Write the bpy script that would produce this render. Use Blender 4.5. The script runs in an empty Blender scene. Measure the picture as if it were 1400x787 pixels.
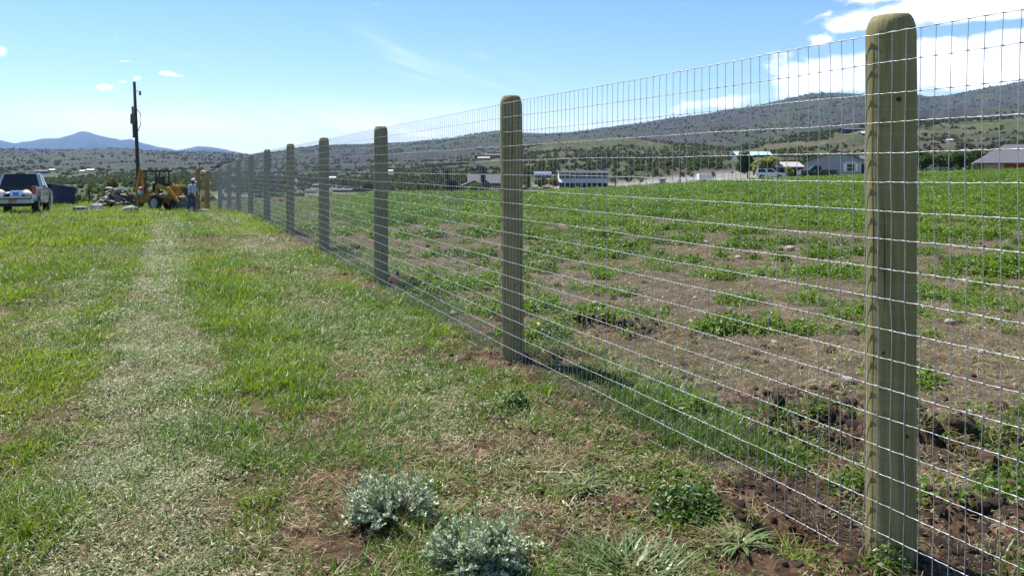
import bpy, bmesh, math, random
import numpy as np
from mathutils import Vector, Matrix, Euler
R = math.radians
random.seed(7)
SC = bpy.context.scene
COL = SC.collection

# ------------------------------------------------------------------ camera
CAMH = 1.6
FPX = 1089.0                     # focal length in photograph pixels
cd = bpy.data.cameras.new('camera')
cd.sensor_width = 36.0
cd.lens = 36.0 * FPX / 1400.0
cd.shift_y = -162.5 / 1400.0
cd.clip_start = 0.05
cd.clip_end = 60000
cam = bpy.data.objects.new('camera', cd)
COL.objects.link(cam)
cam.location = (0, 0, CAMH)
cam.rotation_euler = (R(90), 0, 0)
SC.camera = cam

# ------------------------------------------------------------------ light
SUN_EL, SUN_AZ = 60.0, -43.0      # azimuth from +Y towards +X
sd = bpy.data.lights.new('sun', 'SUN')
sd.energy = 5.0
sd.angle = R(0.5)
sd.color = (1.0, 0.955, 0.88)
sun = bpy.data.objects.new('sun', sd)
COL.objects.link(sun)
sdir = Vector((math.sin(R(SUN_AZ)) * math.cos(R(SUN_EL)), math.cos(R(SUN_AZ)) * math.cos(R(SUN_EL)), math.sin(R(SUN_EL))))
sun.rotation_euler = sdir.to_track_quat('Z', 'Y').to_euler()
sun.location = (0, 0, 60)

SC.view_settings.view_transform = 'Standard'
SC.view_settings.look = 'None'
SC.view_settings.exposure = 0.93
SC.view_settings.gamma = 1.0
SC.render.engine = 'CYCLES'
SC.cycles.max_bounces = 8
SC.cycles.diffuse_bounces = 3
SC.cycles.glossy_bounces = 2
SC.cycles.transparent_max_bounces = 8
SC.cycles.volume_bounces = 0
SC.cycles.sample_clamp_indirect = 6

# ---- node helpers
def sock(nt, v, s):
    if isinstance(v, (int, float)):
        s.default_value = v
    elif isinstance(v, tuple):
        s.default_value = v if len(s.default_value) == len(v) else (*v, 1.0)
    else:
        nt.links.new(v, s)

def mth(nt, op, a, b=0.0, c=0.0, clamp=False):
    n = nt.nodes.new('ShaderNodeMath'); n.operation = op; n.use_clamp = clamp
    for v, s in zip((a, b, c), n.inputs):
        sock(nt, v, s)
    return n.outputs[0]

def mixc(nt, f, a, b, mode='MIX'):
    n = nt.nodes.new('ShaderNodeMix'); n.data_type = 'RGBA'; n.blend_type = mode
    sock(nt, f, n.inputs[0]); sock(nt, a, n.inputs[6]); sock(nt, b, n.inputs[7])
    return n.outputs[2]

def noise(nt, vec, scale, detail=4, rough=0.55, dist=0.0):
    n = nt.nodes.new('ShaderNodeTexNoise')
    n.inputs['Scale'].default_value = scale; n.inputs['Detail'].default_value = detail
    n.inputs['Roughness'].default_value = rough; n.inputs['Distortion'].default_value = dist
    if vec is not None: nt.links.new(vec, n.inputs['Vector'])
    return n.outputs[0]

def ramp(nt, v, lo, hi, a=0.0, b=1.0, smooth=True):
    n = nt.nodes.new('ShaderNodeMapRange'); n.interpolation_type = 'SMOOTHSTEP' if smooth else 'LINEAR'
    n.clamp = True
    sock(nt, v, n.inputs[0]); n.inputs[1].default_value = lo; n.inputs[2].default_value = hi
    n.inputs[3].default_value = a; n.inputs[4].default_value = b
    return n.outputs[0]

# ------------------------------------------------------------------ sky
w = bpy.data.worlds.new('World'); SC.world = w; w.use_nodes = True
nt = w.node_tree; nt.nodes.clear()
out = nt.nodes.new('ShaderNodeOutputWorld'); bg = nt.nodes.new('ShaderNodeBackground')
sky = nt.nodes.new('ShaderNodeTexSky'); sky.sky_type = 'NISHITA'; sky.sun_disc = False
sky.sun_elevation = R(SUN_EL); sky.sun_rotation = R(SUN_AZ)
sky.altitude = 1900; sky.air_density = 1.15; sky.dust_density = 0.8; sky.ozone_density = 2.4
bg.inputs[1].default_value = 0.086
tc = nt.nodes.new('ShaderNodeTexCoord')
sp = nt.nodes.new('ShaderNodeSeparateXYZ'); nt.links.new(tc.outputs['Generated'], sp.inputs[0])
dx, dy, dz = sp.outputs
dys = mth(nt, 'MAXIMUM', dy, 0.02)
U = mth(nt, 'DIVIDE', dx, dys); W = mth(nt, 'DIVIDE', dz, dys)      # tangent of bearing and of height
cb = nt.nodes.new('ShaderNodeCombineXYZ'); nt.links.new(U, cb.inputs[0]); nt.links.new(mth(nt, 'MULTIPLY', W, 2.1), cb.inputs[1])
P = cb.outputs[0]
nz1 = noise(nt, P, 5.5, 9, 0.62, 0.25)
nz2 = noise(nt, P, 17.0, 6, 0.6, 0.3)
wob = mth(nt, 'SUBTRACT', nz1, 0.5)
def blob(px, py, rx, ry, amp=1.0, rot=0.0):
    u0, w0 = (px - 700) / FPX, (231 - py) / FPX
    du = mth(nt, 'SUBTRACT', U, u0); dw = mth(nt, 'SUBTRACT', W, w0)
    c, s = math.cos(rot), math.sin(rot)
    a = mth(nt, 'ADD', mth(nt, 'MULTIPLY', du, c), mth(nt, 'MULTIPLY', dw, s))
    b = mth(nt, 'SUBTRACT', mth(nt, 'MULTIPLY', dw, c), mth(nt, 'MULTIPLY', du, s))
    a = mth(nt, 'POWER', mth(nt, 'ABSOLUTE', mth(nt, 'DIVIDE', a, rx / FPX)), 2.0)
    b = mth(nt, 'POWER', mth(nt, 'ABSOLUTE', mth(nt, 'DIVIDE', b, ry / FPX)), 2.0)
    g = mth(nt, 'POWER', 2.718, mth(nt, 'MULTIPLY', mth(nt, 'ADD', a, b), -1.0))
    return mth(nt, 'MULTIPLY', g, amp)
def total(bl):
    t = bl[0]
    for x in bl[1:]: t = mth(nt, 'ADD', t, x)
    return t
cum = total([blob(1350, 36, 90, 7, -.8, 0.10), blob(1165, 60, 50, 14, -.8, .3), blob(1270, 14, 140, 24, 1.1, 0.16), blob(1420, 0, 90, 34, 1.0), blob(1180, -2, 60, 9, 0.8, 0.1), blob(1120, 22, 30, 5, .55, .4), blob(1200, 95, 150, 32, 1.15, 0.12), blob(1340, 85, 130, 36, 1.15),
             blob(1120, 56, 20, 8, 0.7), blob(1095, 112, 40, 16, .75), blob(985, 141, 75, 11, 0.85, 0.1), blob(800, 172, 70, 8, .7), blob(600, 182, 45, 8, .7), blob(1600, 60, 160, 70, 1.0)])
cumd = ramp(nt, mth(nt, 'ADD', cum, mth(nt, 'ADD', mth(nt, 'MULTIPLY', wob, 2.2), mth(nt, 'MULTIPLY', mth(nt, 'SUBTRACT', nz2, 0.5), 1.5))), 0.36, 0.92)
small = total([blob(143, 120, 17, 5, 1), blob(226, 100, 15, 5, 1.0), blob(246, 104, 14, 3, .6), blob(188, 108, 7, 4, .9), blob(168, 112, 7, 2.5, .7), blob(0, 70, 14, 8, 1), blob(172, 84, 14, 2, .6), blob(113, 91, 7, 3, .5)])
smalld = mth(nt, 'MULTIPLY', ramp(nt, mth(nt, 'ADD', small, mth(nt, 'MULTIPLY', mth(nt, 'SUBTRACT', nz2, 0.5), 1.6)), 0.35, 0.9), 0.95)
cir = total([blob(545, 75, 60, 16, .8, -0.6), blob(600, 95, 40, 25, .5), blob(655, 75, 22, 10, .8, -.7), blob(690, 105, 60, 30, .35)])
cbz = nt.nodes.new('ShaderNodeCombineXYZ'); nt.links.new(mth(nt, 'ADD', U, W), cbz.inputs[0]); nt.links.new(mth(nt, 'MULTIPLY', mth(nt, 'SUBTRACT', W, mth(nt, 'MULTIPLY', U, -0.3)), 4.0), cbz.inputs[1])
nzc = noise(nt, cbz.outputs[0], 7.0, 8, 0.65, 0.6)
cird = mth(nt, 'MULTIPLY', mth(nt, 'MULTIPLY', cir, ramp(nt, nzc, 0.42, 0.75)), 0.62)
veil = mth(nt, 'MULTIPLY', total([blob(340, 192, 260, 34, 1.0), blob(60, 185, 240, 36, .9), blob(620, 172, 260, 28, .55)]), ramp(nt, nzc, 0.25, 0.7, 0.35, 1.0))
front = ramp(nt, dy, 0.05, 0.2)
c1 = mth(nt, 'MAXIMUM', cumd, smalld)
shade = ramp(nt, noise(nt, P, 9.0, 5, 0.55), 0.35, 0.65, 0.0, 1.0)
cloudc = mixc(nt, shade, (7.6, 8.1, 9.2), (11.5, 11.5, 11.8))
skyc = nt.nodes.new('ShaderNodeHueSaturation'); skyc.inputs['Saturation'].default_value = 1.0; skyc.inputs['Value'].default_value = 1.0
skyc.inputs['Saturation'].default_value = 1.17; nt.links.new(sky.outputs[0], skyc.inputs['Color'])
s1 = mixc(nt, mth(nt, 'MULTIPLY', mth(nt, 'MAXIMUM', cird, mth(nt, 'MINIMUM', veil, 0.9)), front), skyc.outputs[0], (8.6, 8.9, 9.3))
s2 = mixc(nt, mth(nt, 'MULTIPLY', c1, front), s1, cloudc)
nt.links.new(s2, bg.inputs[0]); nt.links.new(bg.outputs[0], out.inputs[0])

# ------------------------------------------------------------------ numpy noise
def _h(ix, iy, seed):
    n = (ix.astype(np.int64) * 374761393 + iy.astype(np.int64) * 668265263 + seed * 974634777) & 0xffffffff
    n = ((n ^ (n >> 13)) * 1274126177) & 0xffffffff
    n = n ^ (n >> 16)
    return (n & 0xffff) / 65535.0
def vnoise(x, y, seed=0):
    x0 = np.floor(x); y0 = np.floor(y); fx = x - x0; fy = y - y0
    fx = fx * fx * (3 - 2 * fx); fy = fy * fy * (3 - 2 * fy)
    a = _h(x0, y0, seed); b = _h(x0 + 1, y0, seed); c = _h(x0, y0 + 1, seed); d = _h(x0 + 1, y0 + 1, seed)
    return (a + (b - a) * fx) * (1 - fy) + (c + (d - c) * fx) * fy
def fbm(x, y, freq, seed=0, octv=4, gain=0.5):
    x = np.asarray(x, float); y = np.asarray(y, float)
    s = 0; amp = 1; tot = 0
    for i in range(octv):
        s = s + amp * vnoise(x * freq + 17.3 * i, y * freq - 9.1 * i, seed + i); tot += amp
        amp *= gain; freq *= 2.03
    return s / tot
def ss(x, lo=0.0, hi=1.0):
    t = np.clip((np.asarray(x, float) - lo) / (hi - lo), 0, 1)
    return t * t * (3 - 2 * t)
def T(px): return (px - 700) / FPX

# ------------------------------------------------------------------ fence line
FA, FB = 2.874, 0.43             # fence line: X = FA - FB * Y
POSTY = [3.30, 6.74, 11.1, 15.5, 19.64, 23.9, 28.2, 32.6, 37.0, 41.3]
ENDY = 43.6
def fline(y): return FA - FB * np.asarray(y, float) + np.interp(y, [.9, 3.3, 6.74, 11.1, 15.5, 19.64, 23.9, 28.2, 37, 41.3, 43.6], [.19, .115, .033, .074, .13, .10, .05, 0, -.10, -.25, -.58])
def vperp(x, y): return (x + FB * y - FA) * 0.919     # negative on the camera's side

# ------------------------------------------------------------------ terrain heights
def rim(t): return np.interp(t, [-1.3, -.4, -.33, -.16, 0, .14, .32, .64, 1.3], [55, 55, 62, 75, 75, 90, 115, 115, 115])
def rimz(t): return np.interp(t, [-1.3, -.4, -.33, -.16, 0, .12, .23, .32, .44, .64, 1.3], [-1.25, -1.0, -.9, -.80, -.75, -.80, -.40, -.10, .43, 1.28, 2.2])
def valz(t): return np.interp(t, [-1.3, -.4, -.2, 0, .14, .25, .31, .4, .64, 1.3], [-9, -8, -8, -6.5, -5.0, -1.8, -.35, .5, 1.4, 2.4])
SKY1 = ([-700, 0, 300, 400, 500, 600, 700, 760, 850, 900, 1000, 1060, 1183, 1250, 1400, 2100], [246, 248, 246, 240, 231, 220, 203, 193, 188, 195, 203, 188, 174, 166, 160, 160])
SKY2 = ([-700, 0, 100, 150, 200, 240, 300, 340, 370, 400, 440, 520, 600, 640, 680, 740, 800, 860, 900, 950, 1000, 1050, 1080, 1110, 1150, 1200, 1250, 1270, 1290, 1340, 1400, 2100],
        [206, 204, 205, 204, 206, 207, 208, 211, 208, 203, 199, 196, 190, 183, 178, 182, 177, 169, 163, 156, 149, 141, 133, 128, 128, 131, 130, 133, 132, 122, 113, 105])
SKY3 = ([-700, -200, 0, 20, 60, 80, 100, 112, 120, 135, 150, 165, 178, 190, 215, 240, 262, 275, 290, 305, 330, 360, 420, 2100],
        [200, 198, 193, 196, 190, 189, 183, 179, 180, 185, 189, 191, 190, 195, 202, 206, 203, 200, 201, 204, 208, 214, 225, 235])
DIST = (950.0, 3200.0, 13500.0)
def crest(sk, D, px): return 1.6 + (231 - np.interp(px, sk[0], sk[1])) / FPX * D
def base_z(x, y):
    x = np.asarray(x, float); y = np.asarray(y, float)
    Y = np.maximum(y, 1.0); t = np.clip(x / Y, -1.3, 1.3)
    t = np.where(y < 1, 0, t); px = 700 + t * FPX
    Rm, Rz, V = rim(t), rimz(t), valz(t)
    near = Rz * ss(Y, 20, Rm)
    z = near + (V - Rz) * ss(Y, Rm + 2, np.maximum(Rm * 2.1, 150))
    return z
def hills(x, y):
    Y = np.maximum(y, 1.0); t = np.clip(x / Y, -1.3, 1.3); px = 700 + t * FPX
    V = valz(t); z = np.full_like(Y, -1e3)
    for k, (sk, D0, D) in enumerate(((SKY1, 300.0, DIST[0]), (SKY2, 800.0, DIST[1]), (SKY3, 6000.0, DIST[2]))):
        Zc = crest(sk, D, px)
        wv = D * (1 + 0.10 * (fbm(x, y * 0, 3.0 / D, 50 + k, 3) - .5))
        s = (Y - D0) / (wv - D0)
        rise = np.clip(s, 0, 1)
        Hh = Zc - V
        A = (0.42, 0.42, 0.55)[k]
        f = (2.6, 4.0, 7.0)[k] / D
        rg = 1 - np.abs(2 * fbm(x, y, f, 20 + k * 7, 6, 0.55) - 1)
        n = (rg - 0.72) * A * np.maximum(Hh, 0.02 * D) * np.clip(rise * (1 - rise) * 4, 0, 1)
        h = V + Hh * (0.35 * rise + 0.65 * rise ** 1.7) + n + (fbm(x, y, 30.0 / D, 5 + k, 4) - .5) * 0.004 * D * ss(rise, 0, .15)
        h = np.where(s > 1, Zc - (s - 1) * D * 0.22 - (fbm(x, y, 20 / D, 9, 3) - .5) * .002 * D, h)
        z = np.maximum(z, np.where(s <= 0, -1e3, h))
    return z
MOUNDS = [(0.98, 8.1, .50, .30, .13), (1.35, 7.6, .3, .25, .06), (1.75, 4.8, .40, .30, .17), (2.5, 4.6, .5, .28, .19), (2.15, 3.6, .3, .3, .10), (1.1, 3.9, .3, .35, .07), (1.95, 5.5, .5, .3, .08),
          (-.35, 6.75, .35, .25, .05), (.35, 6.9, .3, .22, .10), (-1.45, 11.3, .5, .3, .12), (-3.2, 15.6, .5, .35, .12), (-4.0, 12.4, .5, .3, .10), (-5.1, 19.8, .5, .4, .12), (-2.6, 11.9, .4, .3, .05)]
HOLES = [(1.24, 3.50, .15, .20, .10), (1.95, 2.95, .22, .16, .06), (.25, 6.6, .3, .12, .06)]
def micro(x, y):
    near = 1 - ss(y, 30, 110)
    v = vperp(x, y)
    m = (fbm(x, y, 1.1, 3, 4) - .5) * 0.07 + (fbm(x, y, 6.0, 4, 4, .6) - .5) * 0.045 * (1 - ss(y, 8, 30))
    rough = 0
    for (cx, cy, rx, ry, hh) in MOUNDS:
        g = np.exp(-((x - cx) / rx) ** 2 - ((y - cy) / ry) ** 2)
        m = m + g * hh * (0.6 + 1.1 * (fbm(x, y, 9.0, 8, 4, .6) - .5) * 2)
    for (cx, cy, rx, ry, hh) in HOLES:
        m = m - np.exp(-(((x - cx) / rx) ** 2 + ((y - cy) / ry) ** 2) ** 2) * hh
    return m * near
def ground_z(x, y, detail=True):
    x = np.atleast_1d(np.asarray(x, float)); y = np.atleast_1d(np.asarray(y, float))
    z = base_z(x, y) + (micro(x, y) if detail else 0)
    return np.maximum(z, hills(x, y))
def gz(x, y, detail=True): return float(ground_z(x, y, detail)[0])
def hit(px, py, y0=60.0, y1=13000.0):
    """first place past y0 where the line of sight meets the land: finds how far a far-off thing stands"""
    Y = np.exp(np.linspace(math.log(y0), math.log(y1), 4000)); t = T(px)
    zr = CAMH + (231 - py) / FPX * Y; g = ground_z(Y * t, Y, False)
    i = np.argmax(g >= zr)
    if g[i] < zr[i]: i = len(Y) - 1
    return float(Y[i] * t), float(Y[i]), float(g[i])

# ------------------------------------------------------------------ cover masks (used by the ground's colour and by the planting)
def soil_mask(x, y):
    v = vperp(x, y); s = np.zeros_like(x)
    for (cx, cy, rx, ry, hh) in MOUNDS: s = s + 1.15 * np.exp(-((x - cx) / (rx * 1.15)) ** 2 - ((y - cy) / (ry * 1.15)) ** 2)
    for (cx, cy, rx, ry, hh) in HOLES: s = s + 1.2 * np.exp(-((x - cx) / (rx * 1.3)) ** 2 - ((y - cy) / (ry * 1.3)) ** 2)
    for py_ in POSTY:
        cx, cy = float(fline(py_)), py_
        r = .55 if py_ > 4 else .7
        s = s + 1.0 * np.exp(-((x - cx + .12) ** 2 + (y - cy + .05) ** 2) / r ** 2)
    # bare foreground patches beside the fence
    s = s + 0.6 * np.exp(-((x - .35) / .4) ** 2 - ((y - 3.25) / .4) ** 2) + .45 * np.exp(-((x - .15) / .35) ** 2 - ((y - 4.3) / .45) ** 2)
    s = s + .75 * np.exp(-((x - .95) / .35) ** 2 - ((y - 3.3) / .5) ** 2) + .45 * np.exp(-((x + .75) / .25) ** 2 - ((y - 3.3) / .35) ** 2)
    s = s + .5 * np.exp(-((x + 3.1) / .5) ** 2 - ((y - 4.9) / .5) ** 2)
    n = fbm(x, y, 2.2, 31, 4, .6)
    left = ss(fbm(x, y, 1.3, 33, 4, .6) + .07 * np.exp(-((x + .1) / 1.3) ** 2 - ((y - 4.2) / 1.8) ** 2), .51, .62) * (.55 + .4 * ss(x / np.maximum(y, 1), -.35, -.1))
    return np.clip(s * (.55 + .9 * n) + np.where(v < 0, left * ss(12 - y, 0, 6), 0), 0, 1)
def left_green(x, y):
    v = vperp(x, y)
    g = ss(fbm(x, y, .55, 41, 4, .55), .36, .58) * .8 + .2 * ss(fbm(x, y, 2.5, 44, 3), .4, .6)
    tr = np.exp(-((v + 2.75) / .30) ** 2) + .5 * np.exp(-((v + 3.7) / .22) ** 2)
    g = g * (1 - .75 * tr * (1 - ss(y, 16, 32)))
    g = g * (1 - .45 * np.exp(-((v + 1.1) / .6) ** 2))
    g = g + .8 * np.exp(-((v + 1.8) / .42) ** 2 - ((y - 8.2) / 3.2) ** 2) + .35 * (v < -3.2) * ss(y, 5, 8)
    g = g + .45 * ss(-y, -5.5, -4) * ss(fbm(x, y, 1.8, 47, 3), .40, .58) * (x < -1.1)
    g = g * (1 - .55 * np.exp(-((x + .1) / .9) ** 2 - ((y - 3.9) / 1.3) ** 2)) * (.55 + .45 * ss(fbm(x, y, 1.1, 49, 4, .6), .40, .54))
    return np.clip(g, 0, 1)
def left_dry(x, y):
    v = vperp(x, y)
    tr = np.exp(-((v + 2.75) / .30) ** 2) * (1 - ss(y, 18, 34)) + .40 * np.exp(-((v + 3.7) / .2) ** 2) * ss(y, 6, 8) * (1 - ss(y, 11, 14))
    d = 1.3 * tr + .38 * np.exp(-((v + .9) / .5) ** 2) + .05
    return np.clip(d * (.35 + 1.2 * fbm(x, y, 1.6, 51, 4, .6)), 0, 1)
def field_green(x, y):
    cov = np.interp(y, [0, 5, 9, 13, 18, 23, 28, 36], [.24, .25, .25, .26, .30, .40, .60, 1.0])
    n = .55 * fbm(x, y * 1.5, .5, 61, 4, .6) + .45 * fbm(x, y * 1.4, 2.2, 64, 3, .6)
    g = ss(n - (.70 - .5 * cov), -.03, .06)
    far = ss(y, 30, 45)
    left_dim = 1 - .75 * ss(-x / np.maximum(y, 1), .12, .26) * ss(y, 14, 30)
    return np.clip(np.maximum(g, far) * left_dim, 0, 1)
def strip_green(x, y):
    v = vperp(x, y)
    s = np.exp(-((v - .38) / .33) ** 2) * ss(fbm(x, y, .8, 71, 3), .38, .56)
    s = s * (1 - .9 * np.exp(-((x - .5) / .55) ** 2 - ((y - 6.25) / .55) ** 2))
    return np.clip(s, 0, 1)

# ------------------------------------------------------------------ ground sheet
def link_mesh(name, me, parent=None, mat=None):
    o = bpy.data.objects.new(name, me); COL.objects.link(o)
    if parent: o.parent = parent
    if mat: me.materials.append(mat)
    return o
def np_mesh(name, V, F, smooth=True):
    me = bpy.data.meshes.new(name)
    V = np.asarray(V, np.float32); F = np.asarray(F, np.int32); k = F.shape[1]
    me.vertices.add(len(V)); me.vertices.foreach_set('co', V.ravel())
    me.loops.add(F.size); me.loops.foreach_set('vertex_index', F.ravel())
    me.polygons.add(len(F)); me.polygons.foreach_set('loop_start', np.arange(0, F.size, k, dtype=np.int32))
    me.polygons.foreach_set('use_smooth', np.full(len(F), smooth))
    me.update(calc_edges=True); me.validate()
    return me
def tag(o, label=None, cat=None, group=None, kind=None):
    if label: o['label'] = label
    if cat: o['category'] = cat
    if group: o['group'] = group
    if kind: o['kind'] = kind
    return o

tcols = np.concatenate([np.linspace(-1.6, -.78, 60, endpoint=False), np.linspace(-.78, .78, 860), np.linspace(.78, 1.6, 61)[1:]])
yrows = np.concatenate([np.exp(np.linspace(math.log(1.2), math.log(120), 560, endpoint=False)), np.exp(np.linspace(math.log(120), math.log(15500), 420))])
TT, YY = np.meshgrid(tcols, yrows); X = (TT * YY).ravel(); Y = YY.ravel()
Z = ground_z(X, Y)
hz_ = hills(X, Y); onhill = ss(Z - base_z(X, Y), 0.0, 3.0) * (Y > 290)
nr, nc = YY.shape
idx = np.arange(nr * nc).reshape(nr, nc)
F = np.stack([idx[:-1, :-1].ravel(), idx[:-1, 1:].ravel(), idx[1:, 1:].ravel(), idx[1:, :-1].ravel()], 1)
gme = np_mesh('ground', np.stack([X, Y, Z], 1), F)
# albedo laid out by place
def lerp(a, b, f): return a + (b - a) * np.asarray(f)[:, None]
c_ = lambda *v: np.array(v, float)[None, :]
v = vperp(X, Y); leftm = ss(-v, -.05, .05)
soil = soil_mask(X, Y)
n5 = fbm(X, Y, 9.0, 81, 4, .6); n1 = fbm(X, Y, .8, 82, 4)
turf = lerp(c_(.088, .060, .032), c_(.045, .066, .010), left_green(X, Y) * .85 + .1)
turf = lerp(turf, c_(.078, .072, .020), ss(n1, .5, .7) * .5)
turf = lerp(turf, c_(.18, .155, .105), left_dry(X, Y) * .7)
fieldc = lerp(c_(.080, .056, .039), c_(.125, .093, .066), ss(n5, .35, .65))
fieldc = lerp(fieldc, c_(.072, .068, .028), ss(fbm(X, Y, 1.7, 83, 4), .42, .62) * .4)
fieldc = lerp(fieldc, c_(.034, .062, .014), field_green(X, Y) * .85)
fieldc = lerp(fieldc, c_(.036, .06, .015), strip_green(X, Y) * .7)
colr = lerp(fieldc, turf, leftm)
colr = lerp(colr, c_(.050, .075, .009), (ss(left_green(X, Y), .5, .9) * leftm * .6))
soilc = lerp(c_(.048, .027, .018), c_(.145, .086, .056), ss(n5 + .35 * (n1 - .5), .3, .75))
colr = lerp(colr, soilc, soil * .95)
# land beyond the field
far = ss(Y, rim(X / Y) + 4, rim(X / Y) + 25)
val = lerp(c_(.10, .12, .045), c_(.17, .15, .105), ss(fbm(X, Y, .02, 84, 4), .42, .6))
val = lerp(val, c_(.045, .075, .028), ss(-X / Y, .1, .3) * ss(fbm(X, Y, .012, 86, 4), .35, .55))
gravel = np.exp(-(((X / Y) - .21) / .11) ** 4) * ss(Y, 110, 150) * (1 - ss(Y, 330, 420))
val = lerp(val, c_(.24, .23, .22), gravel * .8)
colr = lerp(colr, val, far)
# hills: sage and oak scrub, meadows
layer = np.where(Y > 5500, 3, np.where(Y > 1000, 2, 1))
px_ = 700 + X / Y * FPX
big = fbm(X, Y * .6, 1 / 160, 90, 4, .6)
h1 = lerp(c_(.110, .100, .058), c_(.090, .118, .036), ss(big, .42, .60))
h1 = lerp(h1, c_(.052, .078, .030), ss(fbm(X, Y, 1 / 45, 91, 4, .6), .50, .62) * .8)
h1 = lerp(h1, c_(.085, .070, .060), ss(fbm(X, Y, 1 / 90, 92, 4, .6), .54, .66) * .7)
h2 = lerp(c_(.072, .062, .064), c_(.070, .078, .048), ss(fbm(X, Y, 1 / 420, 93, 5, .6), .44, .60))
h2 = lerp(h2, c_(.07, .095, .048), ss(fbm(X, Y, 1 / 260, 94, 5, .65), .52, .62) * .8)
h2 = lerp(h2, c_(.075, .10, .04), ss(fbm(X, Y, 1 / 300, 95, 4, .6), .56, .66) * .55 * (1 - ss(Y, 1500, 2300)))
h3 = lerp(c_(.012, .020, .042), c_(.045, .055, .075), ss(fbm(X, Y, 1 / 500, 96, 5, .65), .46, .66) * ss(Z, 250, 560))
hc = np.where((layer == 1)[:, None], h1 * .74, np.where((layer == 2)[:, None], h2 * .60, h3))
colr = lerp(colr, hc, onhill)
colr = np.clip(colr, .01, .9)
at = gme.color_attributes.new('albedo', 'FLOAT_COLOR', 'POINT')
at.data.foreach_set('color', np.concatenate([colr, np.ones((len(colr), 1))], 1).astype(np.float32).ravel())
a2 = gme.attributes.new('hill', 'FLOAT', 'POINT'); a2.data.foreach_set('value', onhill.astype(np.float32))
a3 = gme.attributes.new('soil', 'FLOAT', 'POINT'); a3.data.foreach_set('value', (soil * (1 - far)).astype(np.float32))

def newmat(name):
    m = bpy.data.materials.new(name); m.use_nodes = True
    nt = m.node_tree; b = nt.nodes['Principled BSDF']
    return m, nt, b
def attr(nt, name, typ='GEOMETRY'):
    n = nt.nodes.new('ShaderNodeAttribute'); n.attribute_name = name; n.attribute_type = typ
    return n
gm, nt, b = newmat('ground')
geo = nt.nodes.new('ShaderNodeNewGeometry'); pos = geo.outputs['Position']
al = attr(nt, 'albedo').outputs['Color']; hl = attr(nt, 'hill').outputs['Fac']; so = attr(nt, 'soil').outputs['Fac']
nA = noise(nt, pos, 38, 6, .7); nB = noise(nt, pos, 7, 4, .6); nH = noise(nt, pos, .11, 6, .7); nH2 = noise(nt, pos, .028, 5, .65)
f1 = ramp(nt, nA, .3, .72, .45, 1.5); f2 = ramp(nt, nH, .36, .64, .76, 1.20); f3 = ramp(nt, nH2, .35, .65, .75, 1.2)
fm = nt.nodes.new('ShaderNodeMix'); fm.data_type = 'FLOAT'; sock(nt, hl, fm.inputs[0]); sock(nt, f1, fm.inputs[2]); sock(nt, mth(nt, 'MULTIPLY', f2, f3), fm.inputs[3])
vm = nt.nodes.new('ShaderNodeVectorMath'); vm.operation = 'SCALE'; nt.links.new(al, vm.inputs[0]); nt.links.new(fm.outputs[0], vm.inputs['Scale'])
nt.links.new(vm.outputs[0], b.inputs['Base Color'])
b.inputs['Roughness'].default_value = .95; b.inputs['Specular IOR Level'].default_value = .15
bp = nt.nodes.new('ShaderNodeBump'); bp.inputs['Distance'].default_value = .03; bp.inputs['Strength'].default_value = .8
nt.links.new(noise(nt, pos, 28, 8, .72), bp.inputs['Height'])
bp2 = nt.nodes.new('ShaderNodeBump'); bp2.inputs['Distance'].default_value = 3.0; nt.links.new(hl, bp2.inputs['Strength'])
nt.links.new(nH, bp2.inputs['Height']); nt.links.new(bp.outputs[0], bp2.inputs['Normal'])
nt.links.new(bp2.outputs[0], b.inputs['Normal'])
gme.materials.append(gm)
go = bpy.data.objects.new('ground', gme); COL.objects.link(go); tag(go, kind='structure')
# the same ground carried on behind the photographer
bm = bmesh.new()
vs = [bm.verts.new(p) for p in ((-400, -300, -.03), (400, -300, -.03), (400, 1.5, -.03), (-400, 1.5, -.03))]
bm.faces.new(vs); me = bpy.data.meshes.new('ground_behind'); bm.to_mesh(me); bm.free()
g2m, nt, b = newmat('ground_behind'); b.inputs['Base Color'].default_value = (.11, .11, .05, 1); b.inputs['Roughness'].default_value = 1
tag(link_mesh('ground_behind', me, None, g2m), kind='structure')

# ------------------------------------------------------------------ air
hm = bpy.data.materials.new('haze'); hm.use_nodes = True; nt = hm.node_tree; nt.nodes.clear()
o_ = nt.nodes.new('ShaderNodeOutputMaterial'); pv = nt.nodes.new('ShaderNodeVolumePrincipled')
pv.inputs['Color'].default_value = (.40, .64, 1.0, 1); pv.inputs['Density'].default_value = 4.6e-5
pv.inputs['Anisotropy'].default_value = .1
nt.links.new(pv.outputs[0], o_.inputs['Volume'])
zb, zt = float(Z.min()) - 1.0, float(Z.max()) + 8
bm = bmesh.new(); bmesh.ops.create_cube(bm, size=1)
for vv in bm.verts: vv.co = Vector((vv.co.x * 56000, -400 + (vv.co.y + .5) * 16500, zb if vv.co.z < 0 else zt))
me = bpy.data.meshes.new('haze'); bm.to_mesh(me); bm.free()
tag(link_mesh('haze', me, None, hm), 'thin blue air between the fence and the far mountain', kind='stuff')
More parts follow.
